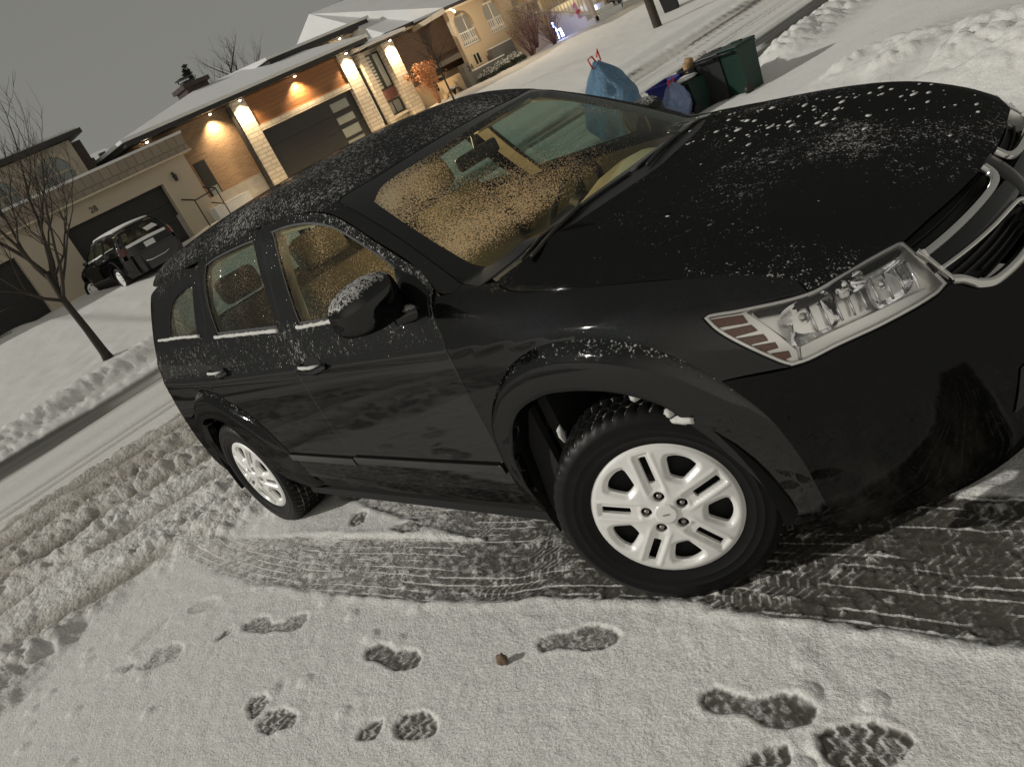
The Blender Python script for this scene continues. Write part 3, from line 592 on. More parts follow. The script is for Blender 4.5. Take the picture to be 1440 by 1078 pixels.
# snow lying on the window sills
rnd = random.Random(3)
for d, l in ((DF, [(-.80,1.106),(-1.553,1.122)]), (DR, [(-1.742,1.128),(-2.462,1.161)]), (QP, [(-2.68,1.186),(-3.0,1.20),(-3.42,1.208)])):
    l = np.array(l); s = np.r_[0, np.cumsum(np.linalg.norm(np.diff(l, axis=0), axis=1))]; u = np.linspace(0, s[-1], int(s[-1]/.018)); n = len(u)
    q = cast(np.c_[np.interp(u, s, l[:,0]), 0*u-1.2, np.interp(u, s, l[:,1])], np.tile([0,1.,0],(n,1)), 0, 1.0)
    mb = MB(); mb.tube([a + np.array([0, -.003+rnd.uniform(-.002,.002), rnd.uniform(-.002,.002)]) for a in q], [rnd.uniform(.0065,.0105) for _ in q], 8); r = both(mb, 'snow_ridge', M['snowlump'], P_, True)
    for k in range(2): r[k].parent = d[k]
# wheels
def hubcap_mesh():
    ring = lambda r, n: np.array([(r*math.cos(2*math.pi*k/n), r*math.sin(2*math.pi*k/n)) for k in range(n)])
    outer = ring(.2275, 220); holes = []
    for k in range(5):
        a = math.pi/2 + 2*math.pi*k/5; rot = lambda p, b: np.array([(x*math.cos(b)-y*math.sin(b), x*math.sin(b)+y*math.cos(b)) for x, y in p])
        slot = resample([(.106,-.0115),(.190,-.0115),(.192,0),(.190,.0115),(.106,.0115),(.104,0)], .004, 60); holes.append(rot(slot, a))
        wn = resample([(.121,-.018),(.127,-.023),(.168,-.042),(.178,-.041),(.187,-.022),(.190,0),(.187,.022),(.178,.041),(.168,.042),(.127,.023),(.121,.018),(.119,0)], .004, 55); holes.append(rot(wn, a + math.pi/5))
        holes.append(rot(ring(.0170, 20), a)[:, :] + np.array([.058*math.cos(a), .058*math.sin(a)]))
    V, T = tri2(outer, holes, .0048)
    r = np.hypot(V[:,0], V[:,1]); th = np.arctan2(V[:,1], V[:,0])
    h = .026 - .014*(r/.2)**2; h = h - .006*sst(r, .212, .2275)
    d = np.full(len(V), 9.0); dl = np.full(len(V), 9.0); ds = np.full(len(V), 9.0)
    for i, hl in enumerate(holes):
        q = pdist(V, hl)
        if i % 3 == 1: d = np.minimum(d, q)
        elif i % 3 == 2: dl = np.minimum(dl, q)
    for k in range(5):
        a = math.pi/2 + 2*math.pi*k/5; u = V[:,0]*math.cos(a) + V[:,1]*math.sin(a); t = -V[:,0]*math.sin(a) + V[:,1]*math.cos(a)
        rec = (1 - sst(np.abs(t), .019, .025))*sst(u, .070, .085)*(1 - sst(u, .196, .206)); h = h - .0075*rec
        rib = np.exp(-((np.abs(t) - .030)/.0055)**2)*sst(u, .05, .08)*(1 - sst(u, .195, .21)); h = h + .003*rib
    h = h - .013*(1 - sst(d, .0, .016)) - .004*(1 - sst(dl, 0, .006)); h = h + .006*(1 - sst(r, .031, .035))
    T = [tuple(t) for t in T]; W = [(x, -hh, y) for (x, y), hh in zip(V, h)]
    cnt = {}
    for f in T:
        for i in range(3): cnt[(f[i], f[(i+1)%3])] = 1
    be = [e for e in cnt if (e[1], e[0]) not in cnt]; idx = {}
    for i, j in be:
        for q in (i, j):
            if q not in idx: idx[q] = len(W); W.append((W[q][0], W[q][1], W[q][2])); W.append((W[q][0], W[q][1] + .012, W[q][2]))
    Fs = [f[::-1] if (V[f[1]][0]-V[f[0]][0])*(V[f[2]][1]-V[f[0]][1])-(V[f[1]][1]-V[f[0]][1])*(V[f[2]][0]-V[f[0]][0]) < 0 else f for f in T]
    Fs = Fs + [(idx[i], idx[i]+1, idx[j]+1, idx[j]) for i, j in be]
    return W, Fs
def tyre_mesh():
    half = [(.205,.060,0),(.219,.094,0),(.226,.1005,0),(.232,.1005,0),(.246,.108,0),(.252,.1105,0),(.255,.1125,0),(.258,.1115,0),(.275,.1165,0),(.279,.1182,0),(.283,.1168,0),(.305,.1155,0),(.311,.1165,0),(.316,.1145,0),(.334,.106,0),(.343,.098,1),(.348,.091,1),(.3505,.080,1),(.351,.068,1),(.351,.0665,2),(.351,.0615,2),(.352,.060,1),(.353,.034,1),(.353,.0325,2),(.353,.0275,2),(.3535,.026,1),(.354,.003,1)]
    half = [(r if r < .24 else .24+(r-.24)*.925, w, k) for r, w, k in half]; prof = half + [(r, -w, k) for r, w, k in reversed(half)]; n = 224; V = []; G = []
    for i in range(n):
        a = 2*math.pi*i/n
        for r, w, k in prof:
            ai = a + abs(w)*.9; lat = (i % 4 == 0) and k == 1
            rr = r - (.007 if (k == 2 or lat) else 0); V.append((rr*math.cos(ai), -w, rr*math.sin(ai))); G.append(1.0 if (k == 2 or lat) else 0.0)
    m = len(prof); Fs = [(i*m+j, i*m+j+1, ((i+1)%n)*m+j+1, ((i+1)%n)*m+j) for i in range(n) for j in range(m-1)]
    return V, [f[::-1] for f in Fs], G
g = NG('tyre'); gv = g.n('ShaderNodeAttribute', attribute_name='groove').outputs['Fac']; nz = g.noise(g.obj(), 38, 4, .6)
sm = g.ss(g.math('ADD', g.math('MULTIPLY', gv, .42), g.math('MULTIPLY', nz, .7)), .70, .82)
M['tyre'] = g.done(g.pr(Base_Color=g.mixc(sm, g.mixc(nz, (.004,.004,.004), (.010,.010,.010)), (.42,.40,.36)), Roughness=g.ss(sm, 0, 1, .45, .8), Specular_IOR_Level=.18))
HV, HF = hubcap_mesh(); TV, TF, TGv = tyre_mesh()
def make_wheel(x, y, steer, spin, side):
    o = mk('wheel', TV, TF, M['tyre'], P_, True, attrs={'groove': TGv}, sharp=40) if not make_wheel.me else None
    if o is None: o = bpy.data.objects.new('wheel', make_wheel.me); COL.objects.link(o); o.parent = P_
    else: make_wheel.me = o.data
    o.location = (x, y, .339); o.rotation_euler = Matrix.Rotation(steer + (math.pi if side > 0 else 0), 4, 'Z').to_euler() if spin == 0 else (Matrix.Rotation(steer + (math.pi if side > 0 else 0), 4, 'Z') @ Matrix.Rotation(spin, 4, 'Y')).to_euler()
    def part(name, key, build):
        if key in make_wheel.c: q = bpy.data.objects.new(name, make_wheel.c[key]); COL.objects.link(q)
        else: q = build(); make_wheel.c[key] = q.data
        q.parent = o; return q
    q = part('hubcap', 'h', lambda: mk('hubcap', HV, HF, M['silver'], None, True, sharp=38)); q.location = (0, -.0965, 0)
    part('steel_rim', 'r', lambda: MB().tube([(0,-.070,0),(0,-.060,0),(0,.09,0)], [.07,.218,.218], 40).build('steel_rim', M['dark'], None, True, 40))
    for k in range(5):
        a = math.pi/2 + 2*math.pi*k/5
        q = part('lug_nut', 'l', lambda: MB().tube([(0,.02,0),(0,-.010,0),(0,-.016,0),(0,-.018,0)], [.0088,.0088,.0068,.003], 12).build('lug_nut', simple('dull_steel',(.30,.29,.27),.35,.8), None, True, 50))
        q.location = (.058*math.cos(a), -.099, .058*math.sin(a))
    q = part('hub_emblem', 'e', lambda: MB().box(-.010,.010,-.0012,.0,-.0025,.0025,.0005).build('hub_emblem', simple('emblem_grey',(.35,.35,.34),.4,.5), None)); q.location = (0, -.1290, 0)
    return o
make_wheel.me = None; make_wheel.c = {}
make_wheel(0, -.788, .511, 0, -1); make_wheel(0, .788, .511, .7, 1); make_wheel(-2.891, -.796, 0, .55, -1); make_wheel(-2.891, .796, 0, .2, 1)
# cabin
mb = MB(); pr = [(-.36,1.085),(-.50,1.075),(-.62,1.06),(-.74,1.03),(-.80,.98),(-.82,.90),(-.76,.70),(-.60,.60),(-.38,.62)]
V = []; ys = np.linspace(-.74,.74,25)
for yv in ys:
    bul = 1 - .10*(abs(yv)/.74)**4; hump = .055*math.exp(-((yv-.37)/.16)**2)
    for i, (x, z) in enumerate(pr): V.append((x - (.05*math.cos(yv*2)-.05) - .14*(yv/.74)**2*(1 if i < 3 else .5), yv, z*bul + (hump if 1 <= i <= 4 else 0) - .02*(yv/.74)**2))
k = len(pr); mb.add(V, [(i*k+j, i*k+(j+1)%k, (i+1)*k+(j+1)%k, (i+1)*k+j) for i in range(len(ys)-1) for j in range(k)] + [tuple(range(k)), tuple((len(ys)-1)*k+j for j in range(k))])
mb.build('dashboard', M['tan'], P_, True, 60)
sw = MB(); c = Vector((-.97,.37,.985)); ax = Vector((-.85,0,.52)).normalized(); a = Vector((0,1,0)); b = ax.cross(a)
sw.tube([c + (a*math.cos(t)+b*math.sin(t))*.188 for t in np.linspace(0,2*math.pi,33)], .016, 8, False)
for t in (0, math.pi, 1.5*math.pi): sw.tube([c - ax*.02, c + (a*math.cos(t)+b*math.sin(t))*.185], [.035,.016], 8)
sw.tube([c - ax*.35, c - ax*.05], .04, 10); sw.tube([c - ax*.04, c + ax*.01], [.07,.06], 14); sw.build('steering_wheel', M['matte'], P_, True, 50)
def rbox(c, s, ry, bev=.06):
    mb = MB().box(-s[0]/2, s[0]/2, -s[1]/2, s[1]/2, -s[2]/2, s[2]/2, bev); m = Matrix.Translation(c) @ Matrix.Rotation(ry, 4, 'Y'); mb.v = [tuple(m @ Vector(v)) for v in mb.v]; return mb
for sy in (-.38, .38):
    s = rbox((-1.40,sy,.60), (.52,.50,.16), R(-6)).build('front_seat', M['seat'], P_, True)
    rbox((-1.74,sy,.92), (.16,.48,.62), R(-18)).build('backrest', M['seat'], s, True)
    rbox((-1.87,sy,1.33), (.10,.27,.17), R(-12), .04).build('headrest', M['seat'], s, True)
s = rbox((-2.35,0,.62), (.50,1.30,.16), R(-6)).build('rear_seat', M['seat'], P_, True)
rbox((-2.66,0,.93), (.16,1.30,.58), R(-20)).build('backrest', M['seat'], s, True)
for sy in (-.42, .42): rbox((-2.80,sy,1.30), (.09,.26,.15), R(-12), .04).build('headrest', M['seat'], s, True)
panel('pillar_trim', SIDE, xz([(-1.50,1.10),(-1.60,1.10),(-1.67,1.30),(-1.70,1.49),(-1.60,1.49),(-1.57,1.30)]), M['beige'], P_, off=.05, rim=False, mirror=True, sp=.05)
panel('pillar_trim', SIDE, xz([(-2.42,1.10),(-2.75,1.15),(-2.66,1.35),(-2.62,1.48),(-2.46,1.48),(-2.52,1.30)]), M['beige'], P_, off=.05, rim=False, mirror=True, sp=.05)
panel('door_trim', SIDE, xz([(-.62,.45),(-.62,1.06),(-1.6,1.10),(-2.6,1.14),(-3.3,1.18),(-3.3,.75),(-2.6,.75),(-2.3,.45)]), M['seat'], P_, off=.07, rim=False, mirror=True, sp=.08)
rm = MB().box(-1.02,-.99,-.12,.12,1.36,1.42,.012).tube([(-1.0,0,1.41),(-.98,0,1.47)], .01, 6); rm.build('rear_view_mirror', M['matte'], P_, True, 50)
vz = MB().box(-1.24,-1.10,.15,.52,1.455,1.475,.008).box(-1.24,-1.10,-.52,-.15,1.455,1.475,.008); vz.build('sun_visor', M['beige'], P_, True, 50)
# lumps of snow caught in the wheel arch, on the bonnet and the roof
def lump(c, r, seed, squash=.6, n=2):
    bm = bmesh.new(); bmesh.ops.create_icosphere(bm, subdivisions=n, radius=1); rd = random.Random(seed); ph = [rd.uniform(0,6) for _ in range(6)]
    V = []
    for v in bm.verts:
        p = v.co; k = 1 + .22*math.sin(p.x*4+ph[0])*math.sin(p.y*4.6+ph[1]) + .16*math.sin(p.z*6+ph[2]+p.x*3) + rd.uniform(-.07,.07)
        V.append((c[0]+p.x*k*r[0], c[1]+p.y*k*r[1], c[2]+p.z*k*r[2]*squash))
    Fs = [[v.index for v in f.verts] for f in bm.faces]; bm.free(); return V, Fs
for i, (c, r) in enumerate([((.275,-.893,.668),(.040,.012,.013)), ((.235,-.885,.686),(.016,.014,.012)), ((.13,-.87,.738),(.018,.018,.018)), ((-.35,-.80,.21),(.025,.03,.022)), ((-.40,-.80,.185),(.016,.02,.014)), ((-.30,-.84,.27),(.012,.02,.03)), ((-.33,-.82,.36),(.010,.02,.05)), ((-.37,-.74,.50),(.012,.04,.03)), ((-.25,-.86,.60),(.010,.014,.03))]):
    mb = MB(); mb.add(*lump(c, r, i, 1.0)); mb.build('snow_clump', M['snowlump'], P_, True)
mb = MB(); rd = random.Random(11)
def fleck(p, s, sd):
    q = cast(np.array([[p[0],p[1],0]]), np.array([[0,0,-1.]]), -1.85, -.5)[0]; mb.add(*lump(q, (s*rd.uniform(.7,1.6), s*rd.uniform(.7,2.0), s*.8), sd, .55, 1))
for i in range(210):
    if i < 150: p = (rd.gauss(.22,.22), rd.gauss(.33,.14))
    else: p = (rd.uniform(-.3,.7), rd.uniform(-.62,.62))
    if i >= 150 and i % 3: continue
    if p[0] > .74 or p[0] < -.33 or abs(p[1]) > .63: continue
    fleck(p, (.0012 + .0075*rd.random()**2.4)*(1.3 if i < 150 else .9), i)
o = mb.build('snow_flecks', M['snowlump'], P_, True); o['kind'] = 'stuff'
dl_ = bpy.data.lights.new('cabin_light', 'POINT'); dl_.energy = 9.0; dl_.color = (1.0, .74, .42); dl_.shadow_soft_size = .06
dlo = bpy.data.objects.new('cabin_light', dl_); COL.objects.link(dlo); dlo.parent = P_; dlo.location = (-1.35, 0, 1.50)
# ------------------------------------------------------------------ ground: one polar sheet round the viewer, split into driveway, street, lawns
_perm = np.random.RandomState(5).permutation(4096)
def vnoise(x, y, seed=0):
    xi = np.floor(x).astype(np.int64); yi = np.floor(y).astype(np.int64); fx = x - xi; fy = y - yi
    h = lambda a, b: _perm[(_perm[(a + seed*131) & 4095] + b) & 4095] / 4095.0
    u = fx*fx*fx*(fx*(fx*6-15)+10); v = fy*fy*fy*(fy*(fy*6-15)+10)
    a, b, c, d = h(xi, yi), h(xi+1, yi), h(xi, yi+1), h(xi+1, yi+1)
    return (a + (b-a)*u)*(1-v) + (c + (d-c)*u)*v
def fbm(x, y, o=3, seed=0, g=.5):
    r = 0; am = 1; t = 0
    for i in range(o): r = r + am*vnoise(x*2**i, y*2**i, seed+i*7); t += am; am *= g
    return r / t
def worley(x, y, seed=0):
    xi = np.floor(x).astype(np.int64); yi = np.floor(y).astype(np.int64); best = np.full(x.shape, 9.0); rid = np.zeros(x.shape)
    for dx in (-1,0,1):
        for dy in (-1,0,1):
            a = xi+dx; b = yi+dy; h = _perm[(_perm[(a + seed*17) & 4095] + b) & 4095]; h2 = _perm[(h + 99) & 4095]
            d = np.hypot(a + h/4095.0 - x, b + h2/4095.0 - y); k = d < best; best = np.where(k, d, best); rid = np.where(k, _perm[(h2+7) & 4095]/4095.0, rid)
    return best, rid
LOWER = [(-3.524,-1.357),(-3.027,-1.376),(-2.553,-1.360),(-2.054,-1.311),(-1.594,-1.252),(-1.125,-1.184),(-0.754,-1.106),(-0.582,-1.038),(-0.400,-0.997),(-0.069,-0.938),(0.190,-0.932),(0.424,-0.908),(0.596,-0.898),(0.752,-0.897),(0.915,-0.879),(3,-.75)]
UPPER = [(-1.150,-0.810),(-1.527,-0.854),(-2.083,-0.922),(-2.966,-1.055),(-3.500,-1.169),(-3.783,-1.254)]
WEDGE = [(-2.74,-.593),(-2.624,-0.668),(-2.078,-0.725),(-1.353,-0.813)]
TOPB = [(3,-.18),(0.778,-0.327),(0.607,-0.347),(0.302,-0.367),(-0.216,-0.417),(-1.114,-0.452),(-1.944,-0.512)]
BARE = np.array(LOWER + TOPB + WEDGE + UPPER); LOWP = np.array(LOWER)
SLUSH = np.array([(-3.0,-5),(-3.402,-2.544),(-3.678,-1.943),(-3.713,-1.649),(-3.607,-1.437),(-3.524,-1.357),(-3.3,-1.27),(-3.25,-1.05),(-3.0,-.75),(-3.3,-.2),(-4.0,0.4),(-4.3,2),(-4.7,5),(-5.2,9),(-6.8,9),(-7.3,2),(-7.5,-1),(-7.6,-5)])
FOOT = {
'1':[(-1.161,-1.490),(-1.187,-1.453),(-1.152,-1.420),(-1.081,-1.416),(-1.024,-1.421),(-0.984,-1.396),(-0.924,-1.386),(-0.869,-1.412),(-0.848,-1.447),(-0.883,-1.475),(-0.934,-1.497),(-1.002,-1.493),(-1.069,-1.492),(-1.120,-1.507)],
'2':[(-0.421,-1.226),(-0.430,-1.193),(-0.382,-1.161),(-0.332,-1.141),(-0.306,-1.112),(-0.244,-1.089),(-0.173,-1.090),(-0.133,-1.107),(-0.130,-1.139),(-0.164,-1.173),(-0.222,-1.195),(-0.284,-1.197),(-0.335,-1.215),(-0.378,-1.243)],
'3':[(0.241,-1.252),(0.235,-1.222),(0.259,-1.197),(0.312,-1.192),(0.378,-1.195),(0.426,-1.169),(0.488,-1.154),(0.550,-1.165),(0.570,-1.185),(0.560,-1.227),(0.510,-1.260),(0.455,-1.265),(0.388,-1.252),(0.314,-1.273),(0.273,-1.278)],
'4':[(0.570,-1.249),(0.589,-1.212),(0.638,-1.183),(0.699,-1.169),(0.758,-1.177),(0.778,-1.193),(0.773,-1.239),(0.741,-1.280),(0.662,-1.321),(0.618,-1.298)],
'4h':[(0.458,-1.381),(0.455,-1.340),(0.486,-1.307),(0.523,-1.285),(0.550,-1.310),(0.571,-1.347)],
'5':[(-0.530,-1.601),(-0.515,-1.622),(-0.518,-1.645),(-0.540,-1.666),(-0.575,-1.682),(-0.618,-1.689),(-0.661,-1.685),(-0.694,-1.671),(-0.712,-1.650),(-0.709,-1.625),(-0.686,-1.603),(-0.648,-1.587),(-0.603,-1.581),(-0.561,-1.586)],
'5h':[(-0.816,-1.762),(-0.843,-1.727),(-0.831,-1.686),(-0.781,-1.663),(-0.752,-1.694),(-0.744,-1.732),(-0.783,-1.753)],
'6':[(-1.374,-1.889),(-1.391,-1.830),(-1.322,-1.782),(-1.213,-1.793),(-1.180,-1.828),(-1.206,-1.863),(-1.257,-1.900),(-1.331,-1.907)],
'6h':[(-1.521,-1.863),(-1.562,-1.818),(-1.508,-1.783),(-1.437,-1.792),(-1.423,-1.847),(-1.438,-1.877)],
'7':[(-2.124,-1.611),(-2.178,-1.565),(-2.129,-1.506),(-2.031,-1.482),(-1.961,-1.510),(-1.891,-1.479),(-1.875,-1.434),(-1.780,-1.402),(-1.728,-1.429),(-1.713,-1.486),(-1.794,-1.520),(-1.885,-1.531),(-1.933,-1.565),(-2.043,-1.590)],
'7h':[(-2.255,-1.696),(-2.255,-1.631),(-2.220,-1.594),(-2.195,-1.639),(-2.209,-1.693)],
'8':[(-2.604,-1.914),(-2.652,-1.857),(-2.578,-1.803),(-2.467,-1.777),(-2.391,-1.807),(-2.380,-1.859),(-2.456,-1.908),(-2.536,-1.977),(-2.611,-1.991)],
'8h':[(-2.725,-2.044),(-2.766,-1.999),(-2.696,-1.950),(-2.644,-1.991),(-2.665,-2.039)],
'9':[(-2.619,-1.503),(-2.579,-1.545),(-2.624,-1.601),(-2.721,-1.632),(-2.800,-1.613),(-2.798,-1.557),(-2.717,-1.508)],
'10':[(-2.241,-0.861),(-2.308,-0.770),(-2.260,-0.740),(-2.195,-0.739),(-2.125,-0.834),(-2.183,-0.864)],
'11':[(-1.842,-0.839),(-1.840,-0.801),(-1.755,-0.768),(-1.633,-0.767),(-1.619,-0.817),(-1.705,-0.855)],
'12':[(-2.491,-1.036),(-2.394,-0.969),(-2.214,-0.914),(-2.188,-0.999),(-2.232,-1.044)],
'13':[(-2.869,-1.966),(-2.919,-1.804),(-2.912,-1.676),(-2.802,-1.773),(-2.815,-1.902)]}
def sdpoly(q, p, cap=.5):
    "signed distance (positive inside), only exact near the polygon"
    lo = p.min(0) - cap; hi = p.max(0) + cap; k = ((q > lo) & (q < hi)).all(1); d = np.full(len(q), -cap)
    if k.any():
        dd = pdist(q[k], p); ins = pip(q[k], p); d[k] = np.where(ins, dd, -dd)
    return d
def base_z(x, y):
    z = np.where(x > -4.0, (x + 4.0)*.03288, 0.0)
    z = np.where(x < -11.5, .16*sst(-x, 11.4, 12.2) + .85*sst(-x, 12.5, 25.0), z)
    return z
def ground_fields(x, y):
    q = np.c_[x, y]; r = np.hypot(x - CAM_LOC[0], y - CAM_LOC[1]); z = base_z(x, y); cov = np.ones_like(x); dirt = np.zeros_like(x)
    near = r < 14
    wob = (fbm(x*9, y*9, 3, 3) - .5)
    # fresh snow on the driveway
    drive = sst(x, -5.0, -4.0)
    z = z + .020*drive + .010*(fbm(x*2.2, y*2.2, 2, 1) - .5)*drive + .007*(fbm(x*22, y*22, 3, 2) - .5)*drive
    # slush thrown up between driveway and street
    ds = sdpoly(q, SLUSH, 1.2) + wob*.16
    sl = sst(ds, -.10, .22)
    ang = x*.93 - y*.36; al = x*.36 + y*.93
    ridge = 1 - np.abs(2*fbm(ang*2.6 + .25*fbm(al*1.2, ang, 2, 8), al*.40, 3, 9) - 1); w1, i1 = worley(ang*7, al*4.5, 1); w2, i2 = worley(x*16, y*16, 2); w3, i3 = worley(x*34, y*34, 3)
    patch = sst(fbm(x*1.6, y*1.2, 3, 12), .38, .62)
    w4, i4 = worley(x*11, y*11, 4); hs = .095*ridge**1.6 + (.35+.65*patch)*(.040*np.clip(1-w1*1.25,0,1)*i1 + .045*np.sqrt(np.clip(1-w4*w4*1.9,0,1))*i4**2 + .032*np.sqrt(np.clip(1-w2*w2*1.9,0,1))*i2**1.5 + .020*np.sqrt(np.clip(1-w3*w3*1.9,0,1))*i3) + .010*fbm(x*45, y*45, 2, 14)
    groove = np.exp(-((ang + 4.55 + .10*np.sin(al*1.3))/.13)**2) + np.exp(-((ang + 5.45 + .12*np.sin(al*1.1+1))/.16)**2)*.9 + np.exp(-((ang + 3.15 + .04*al)/.12)**2)*sst(-y, .9, 1.6) + np.exp(-((ang + 6.15 + .10*np.sin(al*.9+2))/.15)**2)*.9 + np.exp(-((ang + 3.85 + .06*np.sin(al*1.7))/.10)**2)*.8*sst(-y, .2, .8)
    hs = hs*(1 - .88*np.clip(groove, 0, 1)) + .015
    z = z + sl*(hs - .02); cov = cov - sl*(.06 + .42*(1 - np.clip(hs/.07,0,1)) + .14*groove); dirt = dirt + sl*(.26 + .85*(1 - np.clip(hs/.095,0,1)))
    # scraped wheel path of the turning car
    db = sdpoly(q, BARE, .5) + wob*.035
    dlow = pdist(q[near], LOWP, False) if near.any() else 0
    dl = np.full(len(q), 9.0); dl[near] = dlow
    b = sst(db, -.012, .022)
    s = x + .25*np.sin(x*1.1); base = np.interp(x, [-3.6,-2.6,-1.7,-1.0,-.2,.6], [.58,.50,.42,.26,.10,.07])
    wv = .006*np.sin(x*5) + .006*(fbm(x*3, y*3, 2, 17) - .5)
    lat = ((dl + wv)/.047) % 1.0; lid = np.floor((dl + wv)/.047)
    gate = sst(fbm(x*2.4 + lid*3.7, lid*1.9, 2, 21), .46, .60); line = np.exp(-((lat - .5)/.10)**2)*gate
    rib = np.exp(-((((s*1.0 + dl*.55*np.where(lid % 2 == 0, 1, -1))/.034) % 1.0 - .5)/.17)**2)*sst(fbm(x*3.2 + lid*2.1, y*3.2 + lid, 2, 23), .44, .62)*(np.abs(lat-.5) < .42)
    gran = sst(fbm(x*42, y*42, 3, 25), .50, .66)
    crumb = sst(fbm(x*14, y*14, 2, 27), .70, .77)*sst(fbm(x*45, y*45, 2, 28), .45, .6)
    cb = base + .26*gran*(.5 + base) + .35*crumb
    cov = cov*(1-b) + b*np.clip(cb, 0, 1); dirt = dirt*(1-b) + b*.30
    z = z - b*np.interp(x, [-3.4,-2.2], [.004,.013]) + b*(.004*line + .004*gran + .005*crumb)
    edge = np.exp(-((db + .018)/.022)**2)*(fbm(x*16, y*16, 2, 31))*drive; z = z + .010*edge*sst(x, -3.0, -2.0)
    # thin patch right of the front wheel
    thin = np.exp(-(((x-.35)/.22)**2 + ((y+.98)/.06)**2)); cov = cov - .35*thin*fbm(x*30, y*30, 2, 35)
    # shoe prints
    for i, (k, p) in enumerate(FOOT.items()):
        p = np.array(p); d = sdpoly(q, p, .12); m = d > -.05
        if not m.any(): continue
        d = d[m] + wob[m]*.03; f = sst(d, -.006, .008); X, Y = x[m], y[m]; c = p.mean(0)
        zig = np.sin(((X-c[0])*.93 + (Y-c[1])*.36)*2*np.pi/.036 + 1.3*np.sin(((Y-c[1])*.93 - (X-c[0])*.36)*2*np.pi/.045))
        deep = {'9':.62,'13':.66,'12':.62,'8':.46,'11':.36,'7':.34,'8h':.42,'2':.32}.get(k, .20)
        tread = sst(zig, .25, .8)*(.36 if k in ('4','4h','5','5h','6','6h','7h','10') else .12) + .20*sst(fbm(X*60, Y*60, 2, 40+i), .45, .65)
        cov[m] = cov[m]*(1-f) + f*np.clip(deep + tread, 0, 1); z[m] = z[m] - f*(.009 - .004*np.clip(tread,0,1)) + .0022*np.exp(-((d+.010)/.010)**2); dirt[m] = dirt[m]*(1-f) + f*.25
    thin2 = sst(x, .35, .9)*sst(-y, .90, 1.05)*sst(fbm(x*7 + y*3, y*9, 3, 90), .36, .62); cov = cov - .22*thin2*drive; dirt = dirt + .25*thin2*drive
    w5, i5 = worley(x*7, y*7, 91); clod = np.sqrt(np.clip(1 - (w5/(.10 + .16*i5))**2, 0, 1))*(i5 > .72)*sst(fbm(x*1.3, y*1.3, 2, 92), .48, .6)*drive*(1-b); z = z + .011*clod*(r < 9)
    # street surface
    st = sst(-x, 4.6, 6.0)*(1 - sst(-x, 11.0, 11.5)); lane = fbm(x*3.5, y*.10, 3, 50); fine = fbm(x*8, y*1.2, 2, 51)
    ru = np.zeros_like(x)
    for xr, wd_, am in ((-8.32,.07,1),(-8.02,.06,1),(-6.4,.25,.6),(-7.2,.16,.5),(-9.2,.3,.35),(-5.4,.2,.5)):
        ru = ru + am*np.exp(-((x - xr - .05*np.sin(y*.35+xr))/wd_)**2)
    str_ = fbm(x*9, y*.16, 3, 57)*sst(y, 2.5, 6.0); z = z - st*.035*sst(str_, .42, .62); cov = cov - st*.30*sst(str_, .46, .66); z = z + st*(.03*(lane-.5) + .015*(fine-.5) - .022*ru); cov = cov - st*(.20*sst(lane, .45, .7) + .35*ru*(.4+fine)*.6); dirt = dirt + st*(.22 + .35*ru)
    gut = sst(-x, 9.75 + .0*y, 10.15)*(1 - sst(-x, 11.0, 11.25))*sst(y + wob*4, -60, 2.2)*(1-.0); gz = sst(fbm(x*1.6, y*.30, 3, 53), .33, .52)
    cov = cov - gut*gz*(.55 + .4*sst(-y, -1, 1.5)); dirt = dirt + gut*.3; z = z - gut*.02
    shadow_patch = np.exp(-(((x+10.6)/.45)**2 + ((y+.9)/1.0)**4)); cov = cov - .8*shadow_patch  # cast shadow at the far gutter, painted in as a dark gap in the snow
    gutr = sst(x, -6.9, -6.5)*(1 - sst(x, -5.3, -5.0))*sst(y, 8.6, 9.6); cov = cov*(1 - gutr*.9*sst(fbm(x*2,y*.5,2,56), .2, .42)); z = z - gutr*.02
    # banks
    lump_ = .5*np.sqrt(np.clip(1-worley(x*3.2, y*2.6, 60)[0]**2*1.7, 0, 1)) + .35*np.sqrt(np.clip(1-worley(x*7.5, y*7.5, 61)[0]**2*1.7, 0, 1)) + .25*fbm(x*5, y*5, 3, 62)
    lump2 = .34*np.sqrt(np.clip(1-worley(x*4.2, y*4.2, 80)[0]**2*1.7, 0, 1)) + .34*np.sqrt(np.clip(1-worley(x*9.5, y*9.5, 81)[0]**2*1.7, 0, 1)) + .22*np.sqrt(np.clip(1-worley(x*19, y*19, 82)[0]**2*1.7, 0, 1)) + .3*fbm(x*5, y*5, 4, 62)
    bf = np.exp(-((x + 11.95 + .15*np.sin(y*.8))/.42)**2); far = 1 - .85*sst(y, 6.0, 10.0); z = z + bf*(.07 + .15*lump2)*far
    bl_ = np.exp(-((x + 11.35)/.20)**2)*lump2*.07; z = z + bl_
    yard = sst(y + .12*np.sin(x*1.5), 3.3, 4.1)*sst(x, -4.2, -2.2); z = z + yard*(.10 + .05*fbm(x*.8, y*.8, 2, 64))
    bn = np.exp(-((x + 4.55)/.45)**2)*sst(y, 8.2, 9.2); z = z + bn*(.06 + .24*lump2); bn2 = np.exp(-((x+4.45)/.30)**2)*sst(y, 6.2, 7.2)*(1 - sst(y, 8.2, 9.2)); z = z + bn2*.02*lump2
    u = np.array([.866,-.5]); cx, cy = -1.5, 5.35; al2 = (x-cx)*u[0] + (y-cy)*u[1]; ac = (x-cx)*.5 + (y-cy)*.866
    pile = np.exp(-(ac/.62)**2)*sst(al2, -1.5, -.5)*(1 - sst(al2, 2.6, 3.6)); z = z + pile*(.06 + .14*lump2*sst(fbm(x*1.3,y*1.3,2,66), .2, .5)); dirt = dirt + pile*.12*fbm(x*6, y*6, 2, 67)
